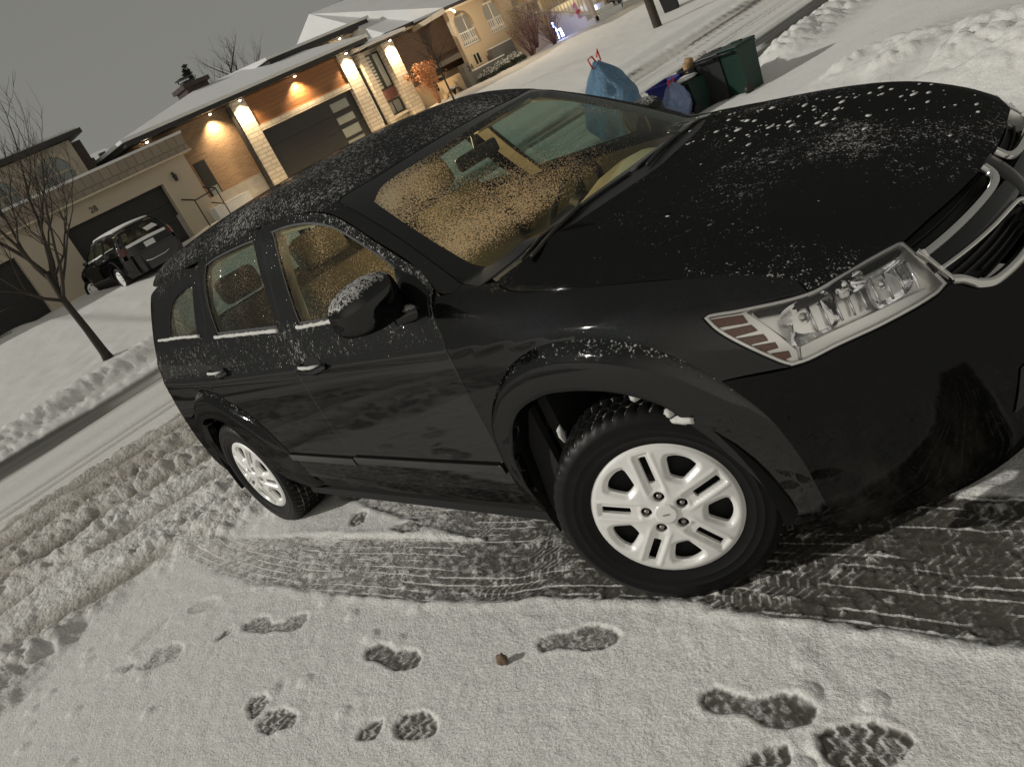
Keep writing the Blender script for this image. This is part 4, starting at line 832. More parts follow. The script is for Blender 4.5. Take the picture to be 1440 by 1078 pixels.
    lawn = sst(-x, 12.3, 13.0); z = z + lawn*(.06*(fbm(x*.5, y*.5, 3, 70) - .5) + .03*(fbm(x*2.5, y*2.5, 2, 71) - .5))
    dw = lawn*sst(y, 2.8, 3.4)*(1 - sst(y, 8.8, 9.6)); z = z - dw*.10
    return z, np.clip(cov, 0, 1), np.clip(dirt, 0, 1), b, np.where(dl > 8, 1.0, dl + wv), sl
def build_ground():
    az0 = math.atan2(CAM_FWD[1], CAM_FWD[0]); fine = np.arange(-R(62), R(62), R(.165)); coarse = np.arange(R(62), 2*math.pi - R(62), R(3.0)); az = np.r_[fine, coarse] + az0; na = len(az)
    rr = [.5]
    while rr[-1] < 600: rr.append(rr[-1]*(1.0045 if rr[-1] < 19 else 1.011 if rr[-1] < 60 else 1.05))
    rr = np.array(rr); nr = len(rr); A, Rr = np.meshgrid(az, rr); x = (CAM_LOC[0] + Rr*np.cos(A)).ravel(); y = (CAM_LOC[1] + Rr*np.sin(A)).ravel()
    x = np.r_[x, CAM_LOC[0]]; y = np.r_[y, CAM_LOC[1]]
    z, cov, dirt, trk, dlw, slm = ground_fields(x, y)
    i = np.arange(nr-1)[:, None]*na; j = np.arange(na)[None, :]; jn = (j+1) % na
    quads = np.stack([i+j, i+na+j, i+na+jn, i+jn], -1).reshape(-1, 4)
    fx = x[quads].mean(1); fy = y[quads].mean(1)
    lab = np.where(fx < -11.5, 2, np.where(fx < -4.6, 1, np.where(fy > 3.7, 3, 0)))
    names = ['driveway', 'street', 'far_lawn', 'front_lawn']
    cen = len(x) - 1
    for li, nm in enumerate(names):
        f = quads[lab == li]
        used = np.unique(f); mp = np.full(len(x), -1); mp[used] = np.arange(len(used)); ff = mp[f]
        V = np.c_[x[used], y[used], z[used]].astype(np.float32); me = bpy.data.meshes.new(nm); extra = 0
        tris = []
        if li == 0:
            V = np.r_[V, [[x[cen], y[cen], z[cen]]]].astype(np.float32); c = len(V)-1
            tris = [(c, mp[k], mp[(k+1) % na]) for k in range(na)]
        nq, nt_ = len(ff), len(tris); me.vertices.add(len(V)); me.vertices.foreach_set('co', V.ravel())
        loops = np.r_[ff.ravel(), np.array(tris, dtype=np.int64).ravel()].astype(np.int32); me.loops.add(len(loops)); me.loops.foreach_set('vertex_index', loops)
        me.polygons.add(nq + nt_); st_ = np.r_[np.arange(nq)*4, nq*4 + np.arange(nt_)*3].astype(np.int32); me.polygons.foreach_set('loop_start', st_)
        me.polygons.foreach_set('loop_total', np.r_[np.full(nq, 4), np.full(nt_, 3)].astype(np.int32)); me.polygons.foreach_set('use_smooth', np.ones(nq+nt_, bool))
        for k, a in (('cov', cov), ('dirt', dirt), ('trk', trk), ('dlow', dlw), ('slush', slm)):
            arr = a[used]
            if li == 0: arr = np.r_[arr, a[cen]]
            at = me.attributes.new(k, 'FLOAT', 'POINT'); at.data.foreach_set('value', arr.astype(np.float32))
        me.update(); me.validate(); me.materials.append(M['ground']); o = bpy.data.objects.new(nm, me); COL.objects.link(o); o['kind'] = 'structure'
g = NG('snowy_ground'); v = g.obj(); at = lambda n: g.n('ShaderNodeAttribute', attribute_name=n).outputs['Fac']
n1 = g.noise(v, 95, 4, .62); n2 = g.noise(v, 28, 3, .6); n3 = g.noise(v, 300, 2, .6); n4 = g.noise(v, 1.1, 3, .5)
cv = g.math('ADD', at('cov'), g.math('MULTIPLY', g.math('SUBTRACT', g.math('ADD', g.math('MULTIPLY', n1, .6), g.math('MULTIPLY', n2, .4)), .5), .75))
trk = at('trk'); dlo = g.math('DIVIDE', at('dlow'), .043); ox = g.n('ShaderNodeSeparateXYZ', {0: g.n('ShaderNodeTexCoord').outputs['Object']}).outputs[0]
lid = g.math('FLOOR', dlo); lat = g.math('FRACT', dlo); sgn = g.math('SUBTRACT', g.math('MULTIPLY', g.math('MODULO', lid, 2.0), 2.0), 1.0)
gn = g.noise(g.n('ShaderNodeCombineXYZ', {0: g.math('MULTIPLY', ox, 2.6), 1: g.math('MULTIPLY', lid, 3.7), 2: 0.0}).outputs[0], 1.0, 3, .6)
line = g.math('MULTIPLY', g.ss(g.math('ABSOLUTE', g.math('SUBTRACT', lat, .5)), .07, .13, 1.0, 0.0), g.ss(gn, .44, .56))
rb = g.math('FRACT', g.math('DIVIDE', g.math('ADD', ox, g.math('MULTIPLY', g.math('MULTIPLY', at('dlow'), .55), sgn)), .031))
rib = g.math('MULTIPLY', g.ss(g.math('ABSOLUTE', g.math('SUBTRACT', rb, .5)), .10, .22, 1.0, 0.0), g.ss(g.noise(v, 3.4, 3, .6), .44, .62))
trd = g.math('MULTIPLY', trk, g.math('ADD', g.math('MULTIPLY', line, .50), g.math('MULTIPLY', rib, .24)))
cv = g.math('ADD', cv, g.math('MULTIPLY', trd, g.ss(ox, -3.2, -.8, .75, 1.0)))
cm = g.ss(cv, .14, .80)
clean = g.mixc(g.ss(n1, .35, .65), (.66,.65,.62), (.84,.83,.80)); dirty = g.mixc(n2, (.30,.275,.235), (.50,.465,.41))
sc = g.mixc(g.ss(g.math('ADD', at('dirt'), g.math('MULTIPLY', g.math('SUBTRACT', n2, .5), .5)), .05, .85), clean, dirty)
asp = g.mixc(n1, (.060,.056,.045), (.102,.096,.080))
h = g.math('ADD', g.math('MULTIPLY', n1, .55), g.math('ADD', g.math('MULTIPLY', n2, .5), g.math('MULTIPLY', n3, .2)))
h = g.math('MULTIPLY', h, g.ss(cm, 0, 1, .35, 1.0)); h = g.math('ADD', h, g.math('MULTIPLY', trd, .25))
vo = g.n('ShaderNodeTexVoronoi', {'Vector': v, 'Scale': 30.0}).outputs['Distance']; vo2 = g.n('ShaderNodeTexVoronoi', {'Vector': v, 'Scale': 70.0}).outputs['Distance']
h = g.math('ADD', h, g.math('MULTIPLY', at('slush'), g.math('ADD', g.math('MULTIPLY', g.math('SUBTRACT', .6, vo), .9), g.math('MULTIPLY', g.math('SUBTRACT', .6, vo2), .25))))
M['ground'] = g.done(g.pr(Base_Color=g.mixc(cm, asp, sc), Roughness=g.ss(cm, 0, 1, .42, .8), Specular_IOR_Level=.4, Normal=g.bump(h, .012, .85)))
build_ground()
# ------------------------------------------------------------------ houses across the street
def brick(name, c1, c2, mortar, scale=1.0, bw=.24, bh=.075, off=.5, ms=.012, rough=.85, var=.3):
    g = NG(name); s = g.n('ShaderNodeSeparateXYZ', {0: g.n('ShaderNodeTexCoord').outputs['Object']}).outputs
    nrm = g.n('ShaderNodeSeparateXYZ', {0: g.n('ShaderNodeNewGeometry').outputs['Normal']}).outputs
    fx = g.math('GREATER_THAN', g.math('ABSOLUTE', nrm[0]), .5); u = g.math('ADD', g.math('MULTIPLY', s[1], fx), g.math('MULTIPLY', s[0], g.math('SUBTRACT', 1.0, fx)))
    v = g.n('ShaderNodeCombineXYZ', {0: u, 1: s[2], 2: 0.0}).outputs[0]
    b = g.n('ShaderNodeTexBrick', {'Vector': v, 'Color1': c1 + (1,), 'Color2': c2 + (1,), 'Mortar': mortar + (1,), 'Scale': 1.0, 'Mortar Size': ms, 'Brick Width': bw, 'Row Height': bh, 'Bias': 0.0}, offset=off)
    n = g.noise(v, 7, 4, .6); c = g.mixc(g.math('MULTIPLY', n, var), b.outputs[0], tuple(x*.45 for x in c1))
    return g.done(g.pr(Base_Color=c, Roughness=rough, Normal=g.bump(g.math('SUBTRACT', 1.0, b.outputs[1]), .02, .7)))
M['brick_tan'] = brick('tan_brick', (.36,.22,.12), (.25,.15,.08), (.30,.24,.17))
M['brick_brown'] = brick('brown_brick', (.17,.105,.075), (.12,.07,.05), (.22,.18,.14))
M['brick_dark'] = brick('dark_brick', (.075,.045,.035), (.05,.03,.025), (.09,.08,.07))
M['stone'] = brick('ledge_stone', (.66,.60,.50), (.56,.50,.41), (.40,.35,.28), bw=.42, bh=.15, off=.37, ms=.018, var=.25)
def wood():
    g = NG('wood_siding'); v = g.obj((6, .35, 1)); n = g.noise(v, 7, 5, .65); s = g.n('ShaderNodeSeparateXYZ', {0: g.n('ShaderNodeTexCoord').outputs['Object']}).outputs
    ln = g.math('FRACT', g.math('MULTIPLY', s[2], 6.2)); ed = g.ss(ln, .0, .07); pl = g.n('ShaderNodeTexWhiteNoise', {'W': g.math('FLOOR', g.math('MULTIPLY', s[2], 6.2))}, noise_dimensions='1D').outputs[0]
    st = g.noise(g.obj((1, .6, 14)), 3, 4, .6)
    c = g.mixc(g.math('ADD', g.math('MULTIPLY', st, .7), g.math('MULTIPLY', pl, .4)), (.10,.042,.016), (.40,.175,.060)); c = g.mixc(ed, (.02,.012,.008), c)
    return g.done(g.pr(Base_Color=c, Roughness=.5, Normal=g.bump(g.math('ADD', ed, g.math('MULTIPLY', n, .1)), .01)))
M['wood'] = wood()
M['stucco'] = simple('beige_stucco', (.46,.40,.31), .9, nscale=22, namp=.06, bump=.004)
M['stucco_warm'] = simple('warm_stucco', (.58,.46,.31), .9, nscale=22, namp=.06, bump=.004)
M['concrete'] = simple('grey_concrete', (.34,.32,.29), .85, nscale=5, namp=.12, bump=.003)
M['ret'] = simple('dark_wall_concrete', (.13,.125,.115), .85, nscale=6, namp=.15, bump=.003)
M['gar'] = simple('charcoal_garage_door', (.022,.021,.020), .35, nscale=3, namp=.15)
M['gar2'] = simple('black_garage_door', (.016,.016,.015), .6, nscale=3, namp=.15)
M['fascia'] = simple('dark_fascia', (.018,.017,.016), .5)
M['soffit'] = simple('dark_soffit', (.05,.045,.04), .6)
M['white'] = simple('white_paint', (.70,.68,.62), .5, nscale=12, namp=.04)
M['cream'] = simple('cream_trim', (.55,.47,.34), .6)
M['pane'] = simple('dark_pane', (.025,.027,.027), .06)
M['paneblind'] = simple('pale_blind', (.42,.43,.38), .25, nscale=2, namp=.05)
M['frost'] = simple('frosted_pane', (.23,.25,.23), .3, nscale=2, namp=.08)
M['shingle'] = brick('mansard_shingle', (.30,.25,.19), (.25,.21,.16), (.16,.13,.10), bw=.30, bh=.60, ms=.014)
M['glow'] = emit('lit_lamp', (1.0, .82, .55), 14.0)
M['glowwarm'] = emit('lit_window', (1.0, .80, .55), .22)
M['snowroof'] = snow_mat('roof_snow', (.74,.74,.73), 6, .02)
M['snowfar'] = snow_mat('settled_snow', (.78,.77,.75), 14, .02)
def part(parent, name, mat, *boxes, b=0.0):
    mb = MB()
    for q in boxes: mb.box(*q, b)
    return mb.build(name, mat, parent)
def window(parent, x, y0, y1, z0, z1, pane, frame='fascia', fw=.06, rails=0, muls=0, dep=.10):
    f = MB(); f.box(x-dep, x+.03, y0-fw, y0, z0-fw, z1+fw).box(x-dep, x+.03, y1, y1+fw, z0-fw, z1+fw).box(x-dep, x+.03, y0, y1, z1, z1+fw).box(x-dep, x+.045, y0, y1, z0-fw, z0)
    for i in range(muls): yc = y0 + (y1-y0)*(i+1)/(muls+1); f.box(x-dep, x+.015, yc-.025, yc+.025, z0, z1)
    for i in range(rails): zc = z0 + (z1-z0)*(i+1)/(rails+1); f.box(x-dep, x+.012, y0, y1, zc-.02, zc+.02)
    o = f.build('window', M[frame], parent); p = MB().box(x-.03, x+.006, y0, y1, z0, z1).build('pane', M[pane], o); return o
def soffit_lamp(parent, x, y, z, e=55, tilt=0.12, size=2.1):
    o = MB().tube([(x,y,z+.02),(x,y,z-.03),(x,y,z-.05)], [.07,.075,.06], 14).build('soffit_lamp', M['fascia'], parent, True, 40)
    bl = MB(); bl.add(*superq((x,y,z-.06), (.05,.05,.035), 1.0, 12, 8)); bl.build('bulb', M['glow'], o, True)
    ld = bpy.data.lights.new('soffit_light', 'SPOT'); ld.energy = e; ld.color = (1.0, .73, .42); ld.spot_size = size; ld.spot_blend = 1.0; ld.shadow_soft_size = .05
    lo = bpy.data.objects.new('soffit_light', ld); COL.objects.link(lo); lo.location = (x-.06, y, z-.15); lo.rotation_euler = (0, tilt, 0); lo.parent = parent
# ---- house with the wood band and the dark garage door
H2 = empty('house', (-26, 15, 1), 0, 'modern house with lit wood band, pale stone pillars and charcoal garage door with four panes', 'house')
H2i = Matrix.Translation((26, -15, -1)); H2.matrix_world = Matrix.Translation((-26, 15, 1)); XF = -26.0
class Sub:  # parts are given in world coordinates and parented with the inverse offset
    pass
def wp(root):
    inv = Matrix.Translation(-root.location)
    for o in root.children:
        o.matrix_parent_inverse = inv
H2.location = (-26, 15, 1)
part(H2, 'wall', M['brick_tan'], (-33,-26.28,8.9,12.6,1.75,4.19))
part(H2, 'foundation', M['concrete'], (-33,-26.20,8.9,12.6,.3,1.75))
part(H2, 'garage_wall', M['stucco'], (-33,-26.25,12.62,18.3,.3,4.2))
o = part(H2, 'stone_pillar', M['stone'], (-26.25,-25.98,12.55,13.17,.5,4.18)); part(H2, 'stone_pillar', M['stone'], (-26.25,-25.98,17.52,18.12,.5,4.18))
part(H2, 'lintel', M['stone'], (-26.25,-26.0,13.17,17.52,2.95,3.16)); part(H2, 'wood_band', M['wood'], (-26.25,-26.06,13.17,17.52,3.16,4.18))
gd = part(H2, 'garage_door', M['gar'], *[(-26.24,-26.16,13.19,17.50,.6+.588*k,1.18+.588*k) for k in range(4)])
for z0, z1 in ((2.44,2.76),(1.95,2.22),(1.44,1.78),(.98,1.31)): part(gd, 'pane', M['frost'], (-26.17,-26.145,16.33,17.15,z0,z1))
part(H2, 'downspout', M['fascia'], (-26.12,-26.0,12.40,12.50,.6,4.1)); part(H2, 'downspout', M['fascia'], (-26.28,-26.16,9.02,9.10,.6,4.1))
part(H2, 'entrance_wall', M['stone'], (-33,-26.3,18.30,20.2,.3,4.0), (-26.35,-26.0,18.45,18.75,.5,3.95))
o = part(H2, 'slot_window', M['fascia'], (-26.32,-26.22,18.12,18.44,1.2,3.5)); part(o, 'light_strip', emit('strip_glow', (1,.9,.7), 1.0), (-26.22,-26.19,18.22,18.29,1.35,3.40))
window(H2, -26.28, 18.80, 19.14, 2.45, 3.75, 'paneblind', rails=9); window(H2, -26.28, 19.28, 19.56, 2.45, 3.75, 'paneblind', rails=0)
window(H2, -26.28, 18.80, 19.55, 1.42, 1.88, 'frost', muls=1); part(H2, 'spandrel_panel', simple('red_brown_panel', (.17,.07,.055), .6, nscale=8, namp=.3), (-26.3,-26.25,18.8,19.6,1.98,2.38))
part(H2, 'stone_pillar', M['stone'], (-26.3,-25.9,19.65,20.25,.5,3.95)); part(H2, 'sill', M['stone'], (-26.3,-26.0,18.76,19.64,1.26,1.36))
dr = part(H2, 'door', M['gar2'], (-26.30,-26.24,10.38,10.82,1.45,2.95)); part(dr, 'pane', M['frost'], (-26.24,-26.22,10.44,10.76,1.5,2.05)); part(H2, 'step', M['snowfar'], (-26.19,-25.5,9.9,11.3,.9,1.42))
# roofs
def hip(parent, name, mat, x0, x1, y0, y1, z, rx, ry0, ry1, rz, t=.0):
    V = [(x0,y0,z),(x1,y0,z),(x1,y1,z),(x0,y1,z),(rx,ry0,rz),(rx,ry1,rz),(x0,y0,z-.10),(x1,y0,z-.10),(x1,y1,z-.10),(x0,y1,z-.10)]
    return MB().add(V, [(1,2,5,4),(0,1,4),(2,3,5),(3,0,4,5),(0,6,7,1),(1,7,8,2),(2,8,9,3),(3,9,6,0),(6,9,8,7)]).build(name, mat, parent)
rf = hip(H2, 'roof', M['snowroof'], -36, -25.45, 8.35, 18.9, 4.44, -31, 14.4, 17.4, 5.60)
hip(rf, 'roof_wing', M['snowroof'], -36, -25.6, 18.3, 20.9, 4.14, -31, 18.3, 20.6, 4.9)
part(rf, 'fascia', M['fascia'], (-35.9,-25.5,8.45,18.85,4.19,4.34), (-35.9,-25.7,18.86,20.8,3.97,4.04))
up = part(H2, 'upper_storey', M['stone'], (-34,-29,16.9,21.0,4.3,5.05)); rf2 = hip(H2, 'roof', M['snowroof'], -36, -28.5, 16.3, 21.8, 5.38, -34, 17.0, 21.2, 5.95); part(rf2, 'fascia', M['fascia'], (-35.9,-28.55,16.4,21.7,5.06,5.28)); part(up, 'dark_panel', M['fascia'], (-29,-28.97,16.9,18.4,4.4,5.05))
ch = part(rf, 'chimney', M['brick_dark'], (-31.6,-30.6,13.75,14.75,4.4,5.70), (-31.7,-30.5,13.65,14.85,5.70,5.86)); part(ch, 'chimney_cap', M['fascia'], (-31.3,-30.95,13.95,14.3,5.86,6.0), (-31.4,-30.85,13.85,14.4,6.10,6.14), (-31.3,-31.26,13.9,13.94,6.0,6.1), (-30.99,-30.95,14.3,14.34,6.0,6.1))
MB().tube([(-31,12.2,4.3),(-31,12.2,5.0),(-31,12.2,5.01),(-31,12.2,5.06),(-31,12.2,5.2),(-31,12.2,5.24)], [.07,.07,.1,.2,.2,.1], 12).build('roof_vent', M['fascia'], rf, True, 40)
MB().tube([(-30.5,11.0,4.5),(-30.5,11.0,4.95)], .05, 8).build('vent_pipe', M['fascia'], rf, True, 40)
for (x, y, z, e) in ((-25.74,12.86,4.19,430),(-25.80,15.35,4.19,480),(-25.74,17.82,4.19,470),(-26.0,11.75,4.19,380),(-26.0,9.30,4.19,380),(-25.66,19.95,3.97,480),(-28.76,20.1,5.06,160)): soffit_lamp(H2, x, y, z, e)
wp(H2)
# ---- stucco house behind the parked SUV
H1 = empty('house', (-26, 7, 1), 0, 'beige stucco house with shingled mansard, arched upper window and wide black garage door', 'house')
part(H1, 'garage_wall', M['stucco'], (-34,-26,9.0,10.15,.3,3.45), (-34,-26,5.55,9.0,2.80,3.45), (-34,-26,3.95,5.55,.3,3.45), (-34,-26,0.0,3.95,2.75,3.45), (-34,-26,-3.5,0.0,.3,3.45))
gd = part(H1, 'garage_door', M['gar2'], *[(-26.3,-26.22,5.55,9.0,.4+.6*k,.99+.6*k) for k in range(4)]); part(H1, 'garage_door', M['gar2'], *[(-26.3,-26.22,0,3.95,.4+.6*k,.99+.6*k) for k in range(4)])
part(H1, 'mansard', M['shingle'], (-26.3,-25.75,2.0,10.35,3.42,3.95)); part(H1, 'snow_cover', M['snowroof'], (-33.5,-25.72,-3.5,10.38,3.952,4.03)); part(H1, 'soffit', M['cream'], (-26.2,-25.72,-3.5,10.38,3.36,3.415))
part(H1, 'upper_wall', M['stucco'], (-34,-27.5,1.0,7.7,3.9,5.25)); part(H1, 'roof_edge', M['fascia'], (-34.5,-27.1,.4,8.1,5.27,5.42)); part(H1, 'snow_cover', M['snowroof'], (-34.4,-27.2,.5,8.0,5.422,5.50))
part(H1, 'chimney', M['brick_dark'], (-29,-27.6,7.72,8.05,3.95,5.15))
def archwin(parent, x, yc, w, z0, zs, pane='paneblind', trim='cream'):
    n = 14; out = [(yc-w/2-.14, z0-.1)] + [(yc-(w/2+.14)*math.cos(math.pi*k/n), zs+(w/2+.14)*math.sin(math.pi*k/n)) for k in range(n+1)] + [(yc+w/2+.14, z0-.1)]
    inn = [(yc-w/2, z0)] + [(yc-w/2*math.cos(math.pi*k/n), zs+w/2*math.sin(math.pi*k/n)) for k in range(n+1)] + [(yc+w/2, z0)]
    m = len(out); V = [(x+d, *q) for d in (0, .07) for q in out] + [(x+d, *q) for d in (0, .07) for q in inn]; Fs = []
    for i in range(m):
        j = (i+1) % m; Fs += [(m+i, m+j, 3*m+j, 3*m+i), (i, j, m+j, m+i), (2*m+i, 3*m+i, 3*m+j, 2*m+j), (i, 2*m+i, 2*m+j, j)]
    o = MB().add(V, Fs).build('window', M[trim], parent); MB().prism(inn, 0, x-.05, x+.015).build('pane', M[pane], o); part(o, 'glazing_bar', M[trim], (x,x+.05,yc-.03,yc+.03,z0,zs+w/2), (x,x+.045,yc-w/2,yc+w/2,zs-.03,zs+.03)); return o
archwin(H1, -27.5, 6.75, 1.1, 4.15, 4.45, 'frost', 'stucco'); archwin(H1, -27.5, 4.9, 1.1, 4.15, 4.45, 'frost', 'stucco')
sc_ = MB().tube([(-25.95,9.42,2.96),(-25.85,9.42,2.98),(-25.80,9.42,2.90)], .03, 8).tube([(-25.82,9.42,2.93),(-25.82,9.42,2.88),(-25.82,9.42,2.70),(-25.82,9.42,2.68)], [.03,.08,.06,.03], 10).build('wall_lantern', M['fascia'], H1, True, 40)
def text(parent, body_, x, y, z, size, mat, flat=0):
    cu = bpy.data.curves.new('t', 'FONT'); cu.body = body_; cu.size = size; cu.extrude = .008; cu.align_x = 'CENTER'; o = bpy.data.objects.new('t', cu); COL.objects.link(o)
    dg = bpy.context.evaluated_depsgraph_get(); dg.update(); me = bpy.data.meshes.new_from_object(o.evaluated_get(dg)); bpy.data.objects.remove(o); me.name = 'house_number'
    q = bpy.data.objects.new('house_number', me); COL.objects.link(q); me.materials.clear(); me.materials.append(mat); q.parent = parent
    me.transform(Matrix.Translation((x, y, z)) @ Matrix(((0,0,1,0),(1,0,0,0),(0,1,0,0),(0,0,0,1)))); return q
text(H1, '28', -25.985, 6.65, 2.92, .26, M['fascia'])
wp(H1)
# ---- porch house on the right
H3 = empty('house', (-27, 24, 1), 0, 'brown brick house with a warm stucco porch of arches and white balustrades', 'house')
part(H3, 'wall', M['brick_brown'], (-34,-27,20.95,24.6,1.95,4.25)); part(H3, 'base_wall', M['stucco_warm'], (-34,-26.95,20.95,24.6,.4,1.95))
window(H3, -26.95, 22.05, 22.75, 1.40, 1.85, 'pane', 'cream', rails=2)
pw_ = []
def archwall(x0, x1, y0, y1, z0, z1, yc, w, zb, zs):
    n = 14; a = [(yc-w/2*math.cos(math.pi*k/n), zs+w/2*math.sin(math.pi*k/n)) for k in range(n+1)]; mb = MB(); mb.box(x0,x1,y0,yc-w/2,z0,z1).box(x0,x1,yc+w/2,y1,z0,z1).box(x0,x1,yc-w/2,yc+w/2,z0,zb)
    for k in range(n): mb.prism([a[k], a[k+1], (a[k+1][0], z1), (a[k][0], z1)], 0, x0, x1)
    return mb
for i, yc in enumerate((23.35, 25.15, 26.95)):
    archwall(-25.2, -25.0, yc-.9 + (.0 if i else .2), yc+.9, .6, 3.98, yc, 1.05, 2.42, 3.30).build('porch_arch', M['stucco_warm'], H3)
    bl = MB().box(-25.14,-25.06,yc-.50,yc+.50,2.96,3.02).box(-25.14,-25.06,yc-.50,yc+.50,2.45,2.50)
    for k in range(8): y = yc-.44+.88*k/7; bl.tube([(-25.1,y,2.5),(-25.1,y,2.62),(-25.1,y,2.75),(-25.1,y,2.96)], [.022,.042,.022,.022], 6)
    bl.build('balustrade', M['white'], H3)
part(H3, 'porch_floor', M['concrete'], (-27,-25.2,22.6,28,2.2,2.4)); part(H3, 'porch_wall', M['concrete'], (-27.2,-27.0,24.62,29,2.4,4.0)); part(H3, 'side_wall', M['stucco_warm'], (-34,-27.2,24.6,36,.5,4.0))
for yc in (25.30, 27.10): window(H3, -26.98, yc-.55, yc+.55, 2.75, 3.75, 'glowwarm', 'white', fw=.09, muls=1)
window(H3, -25.0, 23.05, 23.40, 1.66, 2.06, 'pane', 'cream', muls=1)
r3 = MB().add([(-24.5,22.2,4.12),(-24.5,37,4.12),(-33,37,6.9),(-33,22.3,6.9),(-26.5,20.55,4.30),(-26.5,22.2,4.30),(-36,20.55,4.6)], [(0,1,2,3),(0,3,5),(5,3,4),(4,3,6)]).build('roof', M['snowroof'], H3)
part(H3, 'fascia', M['cream'], (-26.75,-26.6,20.6,22.2,4.08,4.26), (-24.66,-24.52,22.2,37,3.92,4.10), (-26.75,-24.66,22.2,22.34,3.92,4.10)); part(H3, 'gutter', M['fascia'], (-24.52,-24.42,22.2,37,4.0,4.11), (-26.6,-26.5,20.6,22.2,4.16,4.29))
part(H3, 'downspout', M['fascia'], (-26.95,-26.87,24.40,24.48,1.0,4.0)); MB().tube([(-24.95,22.66,3.95),(-24.95,22.66,1.0)], .045, 8).build('downspout', M['cream'], H3)
# stair balustrade coming down to the lawn
bl = MB(); pts = [(-24.9,27.9,3.0),(-24.2,28.3,2.55),(-23.5,28.7,2.1)]
bl.tube([(-24.95,26.05,3.0),(-24.95,27.85,3.0)], .05, 6).tube([(-24.95,26.05,2.45),(-24.95,27.85,2.45)], .04, 6).tube([(-24.95,27.9,3.0),(-22.6,28.3,2.05)], .055, 6).tube([(-24.95,27.9,2.4),(-22.6,28.3,1.40)], .045, 6)
for k in range(12): y = 26.1+1.7*k/11; bl.tube([(-24.95,y,2.45),(-24.95,y,3.0)], .025, 5)
for k in range(15): t = k/14; bl.tube([(-24.95+2.35*t,27.9+.4*t,2.4-1.0*t),(-24.95+2.35*t,27.9+.4*t,3.0-.95*t)], .025, 5)
bl.box(-25.05,-24.85,27.8,28.0,2.2,3.15).box(-22.7,-22.5,28.2,28.4,1.0,2.2)
bl.build('stair_railing', M['cream'], H3); bl = MB(); bl.tube([(-24.95,29.9,3.0),(-22.6,30.3,2.05)], .055, 6).tube([(-24.95,29.9,2.4),(-22.6,30.3,1.40)], .045, 6)
for k in range(15): t = k/14; bl.tube([(-24.95+2.35*t,29.9+.4*t,2.4-1.0*t),(-24.95+2.35*t,29.9+.4*t,3.0-.95*t)], .025, 5)
bl.build('stair_railing', M['cream'], H3)
part(H3, 'porch_stairs', M['snowfar'], *[(-24.9+.4*k,-24.5+.4*k,28.1,30.2,.8,2.3-.22*k) for k in range(6)])
lt = MB().tube([(-26.9,26.05,3.55),(-26.8,26.05,3.45),(-26.8,26.05,3.2)], [.05,.09,.06], 10).build('porch_lamp', M['glow'], H3, True)
for (x, y, z, e, c) in ((-26.5,26.05,3.3,28,(1,.74,.45)), (-24.0,29.2,3.3,170,(1,.72,.30)), (-22.6,22.6,3.5,150,(1,.76,.50))):
    ld = bpy.data.lights.new('porch_light', 'POINT'); ld.energy = e; ld.color = c; ld.shadow_soft_size = .1; lo = bpy.data.objects.new('porch_light', ld); COL.objects.link(lo); lo.location = (x, y, z); lo.parent = H3
MB().tube([(-24.0,29.2,3.42),(-24.0,29.2,3.55),(-24.5,29.2,3.75)], .02, 6).add(*superq((-24.0,29.2,3.32), (.07,.07,.10), 1, 12, 8)).build('hanging_lamp', M['glow'], H3, True); MB().tube([(-24.36,22.5,3.85),(-24.5,22.5,3.95)], .02, 6).add(*superq((-24.34,22.5,3.82), (.04,.04,.05), 1, 12, 8)).build('eave_lamp', M['glow'], H3, True)
wp(H3)
RW = empty('retaining_wall', (-24, 22, .9), 0, 'dark grey concrete garden wall stepped in front of the porch house, carrying the house number', 'garden wall')
part(RW, 'wall', M['ret'], (-24.5,-24.2,21.55,21.9,.5,1.92), (-24.45,-24.25,21.9,24.0,.5,1.50), (-24.7,-24.45,23.6,25.0,.5,1.95)); part(RW, 'snow_cover', M['snowfar'], (-24.46,-24.24,21.9,24.0,1.502,1.55), (-24.71,-24.44,23.6,25.0,1.952,1.99))
part(RW, 'end_panel', M['stucco_warm'], (-26,-24.5,21.5,21.6,.5,1.7))
text(RW, '24', -24.195, 21.9, 1.55, .34, M['fascia']); wp(RW)
# plain roofs far behind
HB = empty('house', (-38, 12, 1), 0, 'low snowy-roofed house glimpsed in the gap between the stucco house and the modern house', 'house')
part(HB, 'wall', M['brick_dark'], (-42,-38,8.6,12.6,1,4.75)); MB().add([(-37.6,8.2,4.75),(-37.6,13.6,4.75),(-41,13.6,5.9),(-41,8.6,5.9)], [(0,1,2,3)]).prism([(8.2,4.75),(13.6,4.75),(13.6,4.68),(8.2,4.68)], 0, -42, -37.6).build('roof', M['snowroof'], HB); part(HB, 'roof_vent', M['fascia'], (-39.2,-39.0,11.9,12.2,5.0,5.55)); part(HB, 'roof_vent', M['fascia'], (-39.2,-39.0,12.5,12.8,5.0,5.6)); wp(HB)
# iron hand rail by the side door
rl = empty('hand_rail', (-25.4, 9.8, 1), 0, 'thin black iron railing at the side door steps of the modern house', 'railing'); mb = MB()
for x, y, z in ((-25.3,9.35,1.9),(-25.3,10.2,1.95)): mb.tube([(x,y,z),(x,y,.9)], .022, 6)
mb.tube([(-26.7,9.2,2.3),(-25.3,9.35,1.92)], .025, 6).tube([(-26.7,10.1,2.35),(-25.3,10.2,1.97)], .025, 6).tube([(-25.3,9.35,1.9),(-25.3,10.2,1.95)], .022, 6).tube([(-26.7,9.2,2.3),(-26.7,9.2,1)], .022, 6).tube([(-25.3,10.2,1.4),(-26.7,10.1,1.8)], .02, 6)
mb.build('rail', M['fascia'], rl); wp(rl)
